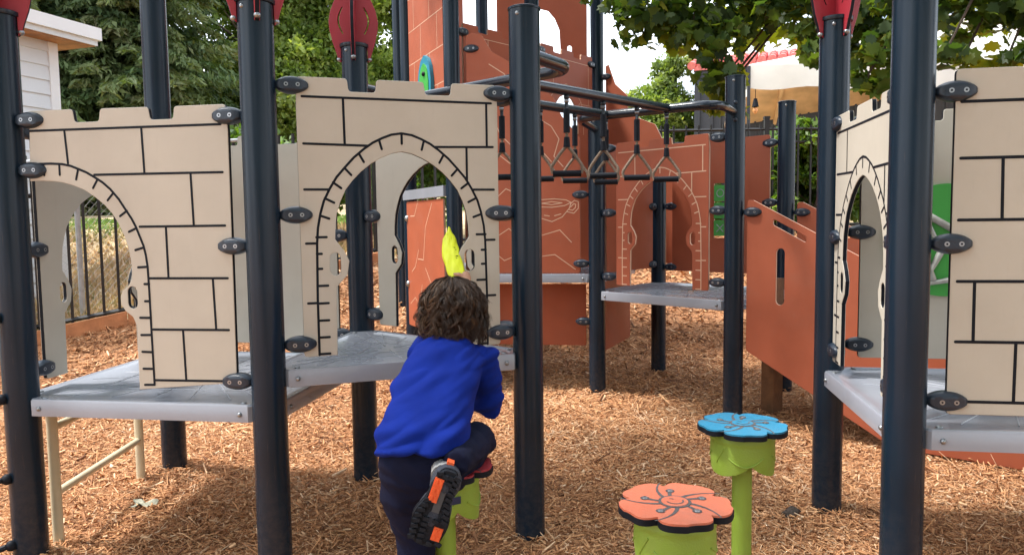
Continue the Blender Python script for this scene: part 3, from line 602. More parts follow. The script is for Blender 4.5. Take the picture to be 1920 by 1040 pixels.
def ring_parts():
    b = MB(); b.tube([(-.072, 0, -.385), (.072, 0, -.385)], .0155, 14, 0)
    c = MB()
    for s in (-1, 1): c.tube(bez([(0, 0, -.255), (s * .03, 0, -.285), (s * .082, 0, -.355), (s * .072, 0, -.385)], .03, 4), .0082, 8)
    c.tube([(0, 0, -.19), (0, 0, -.22)], .008, 8)
    s_ = MB(); s_.tube([(0, 0, -.085), (0, 0, -.195)], .0165, 12); s_.tube([(0, 0, -.215), (0, 0, -.262)], [.014, .018], 12)
    h = MB(); h.tube([(0, 0, -.02), (0, 0, -.09)], .009, 8); h.ell((0, 0, -.03), (.015, .015, .015), 6); h.tube([(-.012, -.012, -.05), (.012, -.012, -.05)], .008, 8, 1)
    for q in (b, c, s_, h): q.v = [(x * 1.04, y * 1.04, z * 1.13) for x, y, z in q.v]
    return [('handle_bar', b.mesh('handle_bar', [BLACK])), ('cable', c.mesh('cable', [CABLE])), ('sleeve', s_.mesh('sleeve', [BLACK])), ('swivel', h.mesh('swivel', [NAVYG, STEEL]))]
RP = ring_parts()
lab = [['behind the capped navy post, first on the far rail', 'beside the capped navy post on the far rail', 'third along the far rail, in front of the wall groove', 'last on the far rail, half hidden behind a nearer ring'],
       ['first on the near rail right of the capped navy post', 'second on the near rail, overlapping a ring behind it', 'third on the near rail, clear against the arch panel top', 'last on the near rail, above the arch opening']]
cams = []
def trapeze(x, y, rz, label):
    t = thing('trapeze_ring', label, 'trapeze ring', (x, y, RZ), 'trapeze rings hanging from the overhead ladder')
    for nm, me in RP: link(nm, me, t, Matrix.Translation((x, y, RZ)) @ Matrix.Rotation(rz, 4, 'Z'))
for row, (a, b) in enumerate(((la, lb), (ra, rb))):
    d = (b - a)
    for k in range(4):
        px = ((945, 1017, 1080, 1138), (1065, 1133, 1195, 1250))[row][k] - 960
        s = px / 1400; t = (s * a.y - a.x) / (d.x - s * d.y); p = a + d * t
        trapeze(p.x, p.y, math.atan2(-d.x, d.y) * .25 + (.12, -.1, .05, -.06)[k], 'black bar trapeze ring ' + lab[row][k])

# ------------------------------------------------------------------ flower steppers
def petals(r, n=5, lobes=.17, ph=0, N_=120):
    o = []
    for i in range(N_):
        a = 2 * math.pi * i / N_; t = (a - ph) * n / (2 * math.pi); f = abs((t % 1) - .5) * 2     # 1 at the notch
        k = 1 - .25 * f ** 5 - .045 * math.exp(-((f - .18) / .28) ** 2) * (1 if (t % 1) > .5 else .2)
        o.append((r * k * math.cos(a), r * k * math.sin(a)))
    return o
def stepper(label, x, y, z, top, ph, r=.166):
    T = thing('flower_stepper', label, 'stepping pod', (x, y, 0), 'flower shaped stepping pods on the mulch')
    M = Matrix.Translation((x, y, z))
    m = MB(); P = petals(r, ph=ph); m.prism(P, -.024, -.006, 1, 1); m.prism([(a * .985, b * .985) for a, b in P], -.006, 0, 0, 0)
    def rb(pts, w, zz=.0008, mi=2):
        V = []
        for i, p in enumerate(pts):
            a = Vector(pts[max(i - 1, 0)]); b = Vector(pts[min(i + 1, len(pts) - 1)]); d = (b - a).normalized(); nn = Vector((-d.y, d.x)) * (w[i] if isinstance(w, list) else w) / 2
            V += [(p[0] - nn.x, p[1] - nn.y, zz), (p[0] + nn.x, p[1] + nn.y, zz)]
        m.add(V, [(2 * i, 2 * i + 2, 2 * i + 3, 2 * i + 1) for i in range(len(pts) - 1)], mi)
    for k in range(5):
        a = ph + k * 2 * math.pi / 5
        rb([(q * r * math.cos(a + (1 - q) * .75), q * r * math.sin(a + (1 - q) * .75)) for q in (.28, .4, .55, .7, .85, .95)], [.012, .011, .008, .006, .005, .004], .0008)
        a2 = a + math.pi / 5 + .25
        rb([(q * r * math.cos(a2 + (1 - q) * .6), q * r * math.sin(a2 + (1 - q) * .6)) for q in (.28, .38, .48, .53)], [.010, .011, .013, .012], .0012)
        cx_, cy_ = .52 * r * math.cos(a2 + .29), .52 * r * math.sin(a2 + .29)
        m.lathe((cx_, cy_, 0), [(.0135, .001), (.0135, .0016), (.002, .0018)], 14, 2); m.lathe((cx_, cy_, 0), [(.009, .001), (.008, .0045), (.002, .005)], 12, 3)
    m.lathe((0, 0, 0), [(.047, .0005), (.047, .0020), (.002, .0022)], 28, 2); m.lathe((0, 0, 0), [(.039, .001), (.038, .0035), (.002, .0036)], 28, 0)
    rb([(.024 * math.cos(t), .024 * math.sin(t)) for t in [3.4 + i * .28 for i in range(12)]], .0045, .0046)
    rb([(.010 * math.cos(t) - .012, .006 * math.sin(t) + .010) for t in [i * .4 for i in range(5)]], .004, .0046)
    link('flower_top', m.mesh('flower_top', [top, BLACK, GROOVE, STEEL], 35), T, M)
    m = MB(); n = 80; V = []
    for zi, (rr, top_) in enumerate(((.114, -.025), (.117, -.045), (.118, -.055), (.1165, -.058), (.1165, -.07))):
        V += [(rr * math.cos(2 * math.pi * k / n), rr * math.sin(2 * math.pi * k / n), top_) for k in range(n)]
    bot = []
    for k in range(n):
        a = 2 * math.pi * k / n; f = ((a - ph - .4) * 3 / (2 * math.pi)) % 1
        bot.append(-.125 - .052 * math.sin(math.pi * f) ** .7)
    for fr, rr in ((.5, .118), (1, .114)):
        V += [(rr * math.cos(2 * math.pi * k / n), rr * math.sin(2 * math.pi * k / n), -.07 + (bot[k] + .07) * fr) for k in range(n)]
    V += [((.108) * math.cos(2 * math.pi * k / n), .108 * math.sin(2 * math.pi * k / n), bot[k] + .003) for k in range(n)]
    V += [((.10) * math.cos(2 * math.pi * k / n), .10 * math.sin(2 * math.pi * k / n), -.06) for k in range(n)]
    R_ = 9
    F = [(i * n + k, (i + 1) * n + k, (i + 1) * n + (k + 1) % n, i * n + (k + 1) % n) for i in range(R_ - 1) for k in range(n)] + [tuple(range(n)), tuple((R_ - 1) * n + k for k in range(n))]
    m.add(V, F, 0)
    for a0, a1, z0, z1, bow in ((-2.3, -1.2, -.105, -.10, .03), (-2.75, -2.45, -.13, -.075, 0), (-.8, .3, -.1, -.1, .03), (.6, 1.7, -.1, -.1, .03), (2.2, 3.2, -.1, -.1, .03)):
        m.tube([(.118 * math.cos(a0 + (a1 - a0) * t), .118 * math.sin(a0 + (a1 - a0) * t), z0 + (z1 - z0) * t - bow * math.sin(math.pi * t)) for t in [i / 10 for i in range(11)]], .003, 6, 0)
    link('cup', m.mesh('cup', [GREENL], 45), T, M)
    m = MB(); m.lathe((0, 0, 0), [(.0365, -z - .25), (.0365, -.07), (.03, -.065)], 28); link('stem', m.mesh('stem', [GREENL]), T, M)
    return T
stepper('coral orange flower stepping pod on a lime cup, lowest in the picture', .461, 2.10, .548, CORAL, .35)
stepper('bright blue flower stepping pod on a tall lime stem', .857, 2.75, .595, BLUEP, .1)
tr = stepper('dark red flower stepping pod under the kneeling child', -.235, 2.42, .565, REDP, .6)
m = MB()
V = [(-.235 + .1205 * math.cos(t), 2.42 + .1205 * math.sin(t), z) for z in (.468, .492) for t in [-1.38 + .045 * i for i in range(9)]]
m.add(V, [(i, i + 1, 10 + i, 9 + i) for i in range(8)]); m.build('sticker', [mat('navy_sticker', (.006, .018, .075), .4)], tr)
# ------------------------------------------------------------------ backdrop: house, fences, hillside, trees, buildings
def house():
    T = thing('house', 'white house corner with lap siding and a flat roof with wooden eaves', 'house', (-5.36, 9.0, 0))
    c = Vector((-5.36, 9.0, 0)); w1 = Vector((-.33, -.944, 0)); w2 = Vector((-.944, .33, 0)); up = Vector((0, 0, 1))
    m = MB()
    for k in range(22):
        z0, z1 = -.1 + k * .167, -.1 + (k + 1) * .167
        if z0 > 3.5: break
        z1 = min(z1, 3.53)
        for d, n in ((w1, Vector((.944, -.33, 0))), (w2, Vector((.33, .944, 0)))):
            a, b = c + d * .07, c + d * 6
            o0, o1 = n * .022, n * .006
            m.add([a + o0 + up * z0, b + o0 + up * z0, b + o1 + up * z1, a + o1 + up * z1, a + up * z0, b + up * z0], [(0, 1, 2, 3), (0, 4, 5, 1)])
    m.build('siding', SIDING, T, smooth=0)
    m = MB()
    for d, n in ((w1, Vector((.944, -.33, 0))), (w2, Vector((.33, .944, 0)))):
        p = c + d * .05 + n * .015; m.box((p.x, p.y, 1.7), (.115, .03, 3.64), math.atan2(d.y, d.x))
    m.build('corner_trim', FASCIA, T, smooth=0)
    oc = c - w1 * .36 - w2 * .34
    def slab(z0, z1, ins):
        p = [oc + w1 * ins + w2 * ins, oc + w1 * 7 + w2 * ins, oc + w1 * 7 + w2 * 6, oc + w1 * ins + w2 * 6]
        v = [(q.x, q.y, z) for z in (z0, z1) for q in p]; return v, [(0, 1, 2, 3), (4, 5, 6, 7), (0, 1, 5, 4), (1, 2, 6, 5), (2, 3, 7, 6), (3, 0, 4, 7)]
    r = MB().add(*slab(3.60, 3.745, 0)).build('roof', FASCIA, T, smooth=0)
    MB().add(*slab(3.535, 3.602, .035)).build('fascia_board', SIDING, r, smooth=0)
    MB().add(*slab(3.525, 3.54, .06)).build('soffit', SOFFIT, r, smooth=0)
house()

fence = thing('picket_fence', 'black steel picket fence running along the back of the mulch area', 'fence', (FENCE_LINE[0][0], FENCE_LINE[0][1], 0))
fh = 1.55
for i in range(len(FENCE_LINE) - 1):
    a, b = Vector(FENCE_LINE[i]), Vector(FENCE_LINE[i + 1]); L = (b - a).length; bays = max(1, round(L / 2.4))
    rz = math.atan2(b.y - a.y, b.x - a.x)
    for k in range(bays):
        p, q = a.lerp(b, k / bays), a.lerp(b, (k + 1) / bays); l2 = (q - p).length; m = MB()
        sp = .122 if i < 2 else .17
        n = int(l2 / sp)
        for j in range(n):
            c = p.lerp(q, (j + .5) / n); z = float(zt(c.x, c.y)); m.box((c.x, c.y, z + fh / 2 - .03), (.024, .024, fh), rz)
        for hz in (.12, fh - .28, fh - .1):
            z0, z1 = float(zt(p.x, p.y)), float(zt(q.x, q.y)); m.tube([(p.x, p.y, z0 + hz), (q.x, q.y, z1 + hz)], .02, 4)
        m.build('picket_panel', FENCE, fence, smooth=0)
        z = float(zt(p.x, p.y)); m = MB(); m.box((p.x, p.y, z + fh / 2), (.065, .065, fh + .1), rz); m.box((p.x, p.y, z + fh + .06), (.08, .08, .03), rz); m.build('post', FENCE, fence, smooth=0)
cl = thing('chain_link_fence', 'galvanised chain link fence just behind the black pickets at the left', 'fence', (-5.3, 6.5, 0))
pa, pb = Vector((-5.6, 6.15)), Vector((-2.6, 7.75)); Lc = (pb - pa).length; m = MB(); s = .075; h = 1.5
def cp(u, v):
    p = pa.lerp(pb, u / Lc); return (p.x, p.y, float(zt(p.x, p.y)) + v)
u = -h
while u < Lc:
    for sg in (1, -1):
        a0 = u if sg > 0 else u + h; pts = []
        for k in range(9):
            v = h * k / 8; uu = a0 + sg * v
            if 0 <= uu <= Lc: pts.append(cp(uu, v))
        if len(pts) > 1: m.tube(pts, .0012, 3, caps=False)
    u += s
m.build('wire_mesh', GALV, cl)
for f in (0.02, .52, .98):
    m = MB(); p = pa.lerp(pb, f); z = float(zt(p.x, p.y)); m.tube([(p.x, p.y, z - .2), (p.x, p.y, z + h + .05)], .024, 10); m.build('post', GALV, cl)
m = MB(); m.tube([cp(Lc * k / 8, h) for k in range(9)], .018, 8); m.build('top_rail', GALV, cl)
bd = thing('timber_edging', 'orange brown timber board edging the mulch below the left fence', 'edging', (-4.2, 6.5, 0))
for i in range(3):
    a, b = Vector(FENCE_LINE[i]), Vector(FENCE_LINE[i + 1])
    off = Vector((b.y - a.y, a.x - b.x)).normalized() * .10
    a, b = a + off, b + off; n = 2
    for k in range(n):
        p, q = a.lerp(b, k / n), a.lerp(b, (k + 1) / n - .004); z0, z1 = float(zt(p.x, p.y)), float(zt(q.x, q.y)); t = off.normalized() * .022
        V = [(x.x + s_ * t.x, x.y + s_ * t.y, z + dz) for s_ in (1, -1) for x, z in ((p, z0), (q, z1)) for dz in (-.15, .125)]
        MB().add(V, [(0, 1, 3, 2), (4, 6, 7, 5), (1, 5, 7, 3), (0, 2, 6, 4), (0, 4, 5, 1), (2, 3, 7, 6)]).build('board', TIMB, bd, smooth=0)

def blades(n, x0, x1, y0, y1, h):
    x = rng.uniform(x0, x1, n); y = y0 + (y1 - y0) * rng.random(n) ** 1.3; k = (y > np.interp(x, FX, FY) + .05) | (x < -4.9); x, y = x[k], y[k]; n = len(x)
    z = zt(x, y); a = rng.uniform(0, 6.28, n); hh = h * rng.lognormal(-.2, .45, n) * (1 - .6 * sstep((y - 10.5) / 1.5)); w = .008 + .006 * rng.random(n) + .002 * (y - 6)
    b = np.stack([np.cos(a), np.sin(a), 0 * a], -1); ln = rng.normal(0, .5, (n, 2)) * hh[:, None]
    c = np.stack([x, y, z - .01], -1); tip = c + np.stack([ln[:, 0], ln[:, 1], hh], -1)
    V = np.stack([c - b * w[:, None], c + b * w[:, None], tip], 1).reshape(-1, 3); F = np.arange(3 * n).reshape(-1, 3)
    t = np.clip(rng.normal(.66, .2, n) + .12 * np.sin(x * 1.7) * np.sin(y * 1.3) - .75 * sstep((y - 10.6) / 1.2), 0, 1)
    return np_mesh('grass', V, F, GRASSB, t)
tag(link('grass', blades(90000, -9, -1.0, 6.3, 14, .075)), 'dry straw coloured grass on the slope behind the left fence', 'grass', kind='stuff')

def diamonds(c, d, l, w, up=None):
    """leaf-sized diamonds: centres c, directions d, lengths l, widths w; random roll"""
    n = len(c); d = d / np.linalg.norm(d, axis=1)[:, None]; r = rng.normal(size=(n, 3)) if up is None else up + rng.normal(size=(n, 3)) * .5
    s = np.cross(d, r); s /= np.linalg.norm(s, axis=1)[:, None] + 1e-9; bend = np.cross(s, d) * (l * .12)[:, None]
    V = np.stack([c - d * (l * .5)[:, None], c + s * (w * .5)[:, None] + bend, c + d * (l * .5)[:, None], c - s * (w * .5)[:, None] + bend], 1).reshape(-1, 3)
    return V, np.arange(4 * n).reshape(-1, 4)
def trunk_part(T, x, y, z0, h, r, lean=(0, 0), limbs=0, spread=1.5, col=BARK):
    m = MB(); P = [(x + lean[0] * t + .06 * math.sin(5 * t + x), y + lean[1] * t, z0 - .3 + (h + .3) * t) for t in [i / 8 for i in range(9)]]
    m.tube(P, [r * (1 - .75 * i / 8) for i in range(9)], 10)
    for k in range(limbs):
        t = random.uniform(.35, .95); i = int(t * 8); b = Vector(P[i]); a = random.uniform(0, 6.28); l = spread * random.uniform(.5, 1)
        m.tube([b, b + Vector((math.cos(a) * l * .5, math.sin(a) * l * .5, l * .35)), b + Vector((math.cos(a) * l, math.sin(a) * l, l * .55))], [r * .3, r * .2, r * .06], 6)
    m.build('trunk', col, T)
def conifer(x, y, h, r, nb, ns, label, tmean=.42):
    z0 = float(zt(x, y)); T = thing('conifer_tree', label, 'tree', (x, y, z0), 'conifers behind the left fence'); trunk_part(T, x, y, z0, h, .22)
    cs, ds, ls, ws, ts = [], [], [], [], []
    for k in range(nb):
        f = random.random() ** 1.15; z = z0 + .5 + (h - .6) * f; L = r * (1 - f) ** .6 * random.uniform(.6, 1.12) + .25
        a = random.gauss(-math.pi / 2, 1.15) ; dr = Vector((math.cos(a), math.sin(a), 0)); droop = random.uniform(.15, .45)
        s = rng.random(ns) ** .62; side = np.where(rng.random(ns) < .5, -1, 1); q = rng.random(ns) * .42 * (1.1 - s) * L * .8 + .03
        p = np.array([x, y, z]) + np.outer(s * L, dr) + np.outer(side * q, (-dr.y, dr.x, 0)); p[:, 2] += .10 * s * L - droop * L * s ** 2 - q * rng.uniform(.1, .9, ns) - .08 * rng.random(ns)
        dd = np.outer(np.ones(ns), dr) * .55 + np.outer(side, (-dr.y, dr.x, 0)) * rng.uniform(.2, 1, ns)[:, None] + rng.normal(0, .25, (ns, 3)); dd[:, 2] -= rng.uniform(.1, 1.0, ns)
        cs.append(p); ds.append(dd); l = rng.uniform(.10, .30, ns); ls.append(l); ws.append(l * rng.uniform(.18, .38, ns))
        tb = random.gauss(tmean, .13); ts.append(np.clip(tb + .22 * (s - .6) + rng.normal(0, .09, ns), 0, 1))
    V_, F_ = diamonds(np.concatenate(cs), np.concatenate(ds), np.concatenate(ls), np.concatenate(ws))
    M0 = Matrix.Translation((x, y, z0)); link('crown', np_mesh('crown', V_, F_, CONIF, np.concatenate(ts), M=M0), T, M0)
conifer(-12.2, 17.5, 11, 4.4, 420, 230, 'dark spruce standing right behind the white house roof', .36)
conifer(-10.3, 19.5, 11, 4.0, 440, 230, 'dark green spruce between the house eave and the tall navy post', .40)
conifer(-8.9, 18.2, 10, 2.8, 400, 230, 'spruce with brownish hanging branches right of the tall navy post', .60)
conifer(-15.5, 20, 13, 5.2, 320, 200, 'shaded spruce farthest left above the house roof', .33)
conifer(-12, 24, 14, 5.2, 420, 200, 'large dark spruce filling the gap behind the nearer spruces', .28)
def leafy(name, cat, label, x, y, z0, h, blobs, n, leaf, mtl, tm, trunk_r=.1, group=None, kind_trunk=True, limbs=6, spread=1.2):
    """blobs: (dx, dy, z above the base, radius)"""
    T = thing(name, label, cat, (x, y, z0), group)
    if kind_trunk: trunk_part(T, x, y, z0, h, trunk_r, (.15, 0), limbs, spread)
    w = np.array([b[3] ** 2 for b in blobs]); w /= w.sum(); idx = rng.choice(len(blobs), n, p=w); B = np.array(blobs)[idx]
    # sub clumps
    K = 14; cl_ = rng.normal(size=(len(blobs), K, 3)); cl_ /= np.linalg.norm(cl_, axis=2)[:, :, None]; cl_ *= rng.uniform(.45, 1.0, (len(blobs), K, 1))
    ki = rng.integers(0, K, n); off = cl_[idx, ki] + rng.normal(0, .2, (n, 3)); off[:, 2] *= .8
    c = np.array([x, y, z0]) + B[:, :3] + off * B[:, 3:4]
    d = rng.normal(size=(n, 3)); d[:, 2] -= .5; l = leaf * rng.lognormal(0, .3, n)
    V_, F_ = diamonds(c, d, l, l * rng.uniform(.45, .75, n), np.array([0, -.3, 1.0]))
    tt = np.clip(tm + (rng.random((len(blobs), K)) - .5)[idx, ki] * .55 + rng.normal(0, .12, n), 0, 1)
    M0 = Matrix.Translation((x, y, z0)); link('crown', np_mesh('crown', V_, F_, mtl, tt, M=M0), T, M0)
    return T
def bl(n, rx, ry, z0, z1, r0, r1): return [(random.uniform(-rx, rx), random.uniform(-ry, ry), random.uniform(z0, z1), random.uniform(r0, r1)) for _ in range(n)]
leafy('leafy_tree', 'tree', 'pale green tree behind the red flame finial in the centre', -6.2, 25, 1.8, 8, bl(46, 2.8, 1.2, .2, 8.5, .7, 1.3), 95000, .17, LIGHTL, .5, .2, 'pale leafy trees beyond the fence', limbs=9, spread=2)
leafy('leafy_tree', 'tree', 'yellow green tree between the spruces and the red flame finial', -8.3, 24, 1.8, 8, bl(40, 2.0, 1.0, .2, 8.2, .7, 1.2), 80000, .17, LIGHTL, .6, .18, 'pale leafy trees beyond the fence', limbs=9, spread=2)
leafy('leafy_tree', 'tree', 'wispy pale tree with sky showing through, left of the terracotta tower', -4.1, 27, 1.9, 7, bl(26, 1.6, 1, .2, 4.6, .6, 1.1) + bl(11, 1.7, .8, 4.8, 7.5, .35, .7), 50000, .16, LIGHTL, .62, .16, 'pale leafy trees beyond the fence', limbs=8, spread=1.8)
leafy('birch_tree', 'tree', 'soft green birch against the sky right of the terracotta tower', 3.55, 17, 1.5, 3.6, bl(15, .85, .7, .3, 2.6, .35, .6) + bl(4, .3, .3, 2.6, 3.3, .3, .4), 30000, .085, LIGHTL, .55, .07, limbs=7, spread=.9)
for (x, y, s, lb) in ((-3.3, 9.6, .8, 'low green shrub behind the fence below the spruces'), (-1.6, 10.2, .9, 'leafy shrub showing between the pickets behind the tan arch'), (.3, 11.5, .9, 'green shrub behind the fence beside the terracotta wall'), (2.1, 11.6, .8, 'shrub behind the fence beyond the arch deck')):
    leafy('shrub', 'shrub', lb, x, y, float(zt(x, y)), .5, bl(8, s * .9, .4, .2, 1.15, .3, .5), 4500, .09, VINEL, .42, .03, 'shrubs behind the back fence', limbs=3, spread=.4)
for (x, y, n, lb, tm, hh) in ((3.25, 10.95, 2600, 'light green vine climbing the fence beside the capped ladder post', .6, .95), (4.4, 11.0, 5500, 'bright vine over the fence left of the red topped right post', .78, 1.5), (6.6, 10.8, 5000, 'vine on the fence behind the right tan tower', .6, 1.2), (4.0, 11.5, 5000, 'dark leafy bush low behind the right fence', .15, 1.0)):
    leafy('climbing_vine', 'vine', lb, x, y, float(zt(x, y)), 1.4, bl(12, .75, .2, .15, hh, .2, .36), n, .10, VINEL, tm, .02, 'vines on the right fence', limbs=4, spread=.6)  # the darkest bush carries the shadow under the vines in its tint

def slate():
    T = thing('shed', 'dark slate metal shed with a red tiled roof behind the fence', 'shed', (3.9, 16, 0))
    a, b = Vector((3.9, 16, 0)), Vector((9.5, 13.8, 0)); d = (b - a).normalized(); n = Vector((d.y, -d.x, 0)); L = (b - a).length; back = -n * 4
    m = MB(); z1 = 4.52
    P = [a, b, b + back, a + back]; m.add([(p.x, p.y, z) for z in (0, z1) for p in P], [(0, 1, 5, 4), (1, 2, 6, 5), (2, 3, 7, 6), (3, 0, 4, 7), (4, 5, 6, 7)])
    k = .1
    while k < L: p = a + d * k + n * .015; m.box((p.x, p.y, z1 / 2), (.035, .03, z1 - .25), math.atan2(d.y, d.x)); k += .16 if int(k * 7) % 3 else .27
    p = (a + b) / 2 + n * .02; m.box((p.x, p.y, z1 - .07), (L, .045, .13), math.atan2(d.y, d.x))
    m.build('wall', SLATE, T, smooth=0)
    m = MB(); k = -.05
    while k < L:
        p = a + d * k + n * .12
        for r_ in range(3):
            q = p - n * (.36 * r_); m.tube([(q.x, q.y, 4.55 + .11 * r_), (q.x - n.x * .40, q.y - n.y * .40, 4.67 + .11 * r_)], [.085, .07], 10)
        k += .2
    V = [a + n * .1 + Vector((0, 0, 4.52)), b + n * .1 + Vector((0, 0, 4.52)), b - n * 2 + Vector((0, 0, 5.15)), a - n * 2 + Vector((0, 0, 5.15))]
    m.add(V + [v - Vector((0, 0, .07)) for v in V], [(0, 1, 2, 3), (4, 5, 6, 7), (0, 1, 5, 4), (1, 2, 6, 5), (2, 3, 7, 6), (3, 0, 4, 7)])
    m.build('roof', TILE, T)
slate()
def canopy():
    T = thing('canopy_tent', 'white fabric canopy with a hanging valance behind the right fence', 'canopy', (4.1, 13, 0))
    c = [Vector((4.1, 13.0, 3.98)), Vector((11.5, 11.6, 3.98)), Vector((12.8, 16.5, 3.98)), Vector((5.4, 18, 3.98))]; ap = Vector((8.2, 14.8, 5.3)); m = MB()
    for i in range(4):
        a, b = c[i], c[(i + 1) % 4]; n = 40; rows = []
        out_ = ((a + b) / 2 - ap); out_.z = 0; out_.normalize()
        for r_ in range(7):
            t = r_ / 6; row = []
            for k in range(n + 1):
                e = a.lerp(b, k / n); p = e.lerp(ap, t); p = p - Vector((0, 0, .22 * math.sin(math.pi * min(t * 1.0, 1)) * .5 + .10 * math.sin(math.pi * k / n) * (1 - t))); row.append(p)
            rows.append(row)
        val = [e + out_ * (.015 * math.sin(k * 1.3 + i)) - Vector((0, 0, .40 + .03 * math.sin(k * .9))) for k, e in enumerate(rows[0])]
        rows = [val] + rows; V = [p for r_ in rows for p in r_]
        m.add(V, [(j * (n + 1) + k, j * (n + 1) + k + 1, (j + 1) * (n + 1) + k + 1, (j + 1) * (n + 1) + k) for j in range(len(rows) - 1) for k in range(n)])
    m.build('canvas', CANVAS, T, smooth=60)
    for p in c:
        mm = MB(); mm.tube([(p.x, p.y, .5), (p.x, p.y, 3.95)], .03, 8); mm.build('leg', SLATE, T)
canopy()
def pavilion():
    T = thing('pavilion', 'timber pavilion with a tan pine ceiling under the white canopy', 'pavilion', (5, 14, 0)); rz = -.19
    Rm = Matrix.Translation((9.3, 14.9, 0)) @ Matrix.Rotation(rz, 4, 'Z') @ Matrix.Translation((0, 0, 3.25)) @ Matrix.Rotation(R(-33), 4, 'X')
    m = MB(); m.box(0, (9.8, 2.9, .06), M=Rm); m.build('ceiling', PLY, T, smooth=0)
    for k in range(12):
        m = MB(); m.box(0, (.06, 2.8, .10), M=Rm @ Matrix.Translation((-4.8 + .87 * k, 0, -.078))); m.build('rafter', PLY, T, smooth=0)
    m = MB(); m.box(0, (9.9, .12, .20), M=Rm @ Matrix.Translation((0, 1.5, -.05))); m.build('beam', WOODP, T, smooth=0)
    for sx in (-4.4, 4.4):
        q = Rm @ Vector((sx, 1.5, 0)); m = MB(); m.box((q.x, q.y, q.z / 2), (.14, .14, q.z - .1), rz); m.build('post', WOODP, T, smooth=0)
pavilion()
def lantern():
    T = thing('string_light', 'small black capped light bulb hanging below the canopy valance', 'light', (4.25, 13.1, 3.2))
    m = MB(); m.tube([(4.25, 13.1, 3.6), (4.25, 13.1, 3.4)], .006, 5); m.tube([(4.25, 13.1, 3.42), (4.25, 13.1, 3.28)], [.03, .06], 10); m.build('cap', BLACK, T)
    m = MB(); m.ell((4.25, 13.1, 3.22), (.045, .045, .06), 8); m.build('bulb', mat('amber_glass', (.75, .32, .12), .2), T)
lantern()

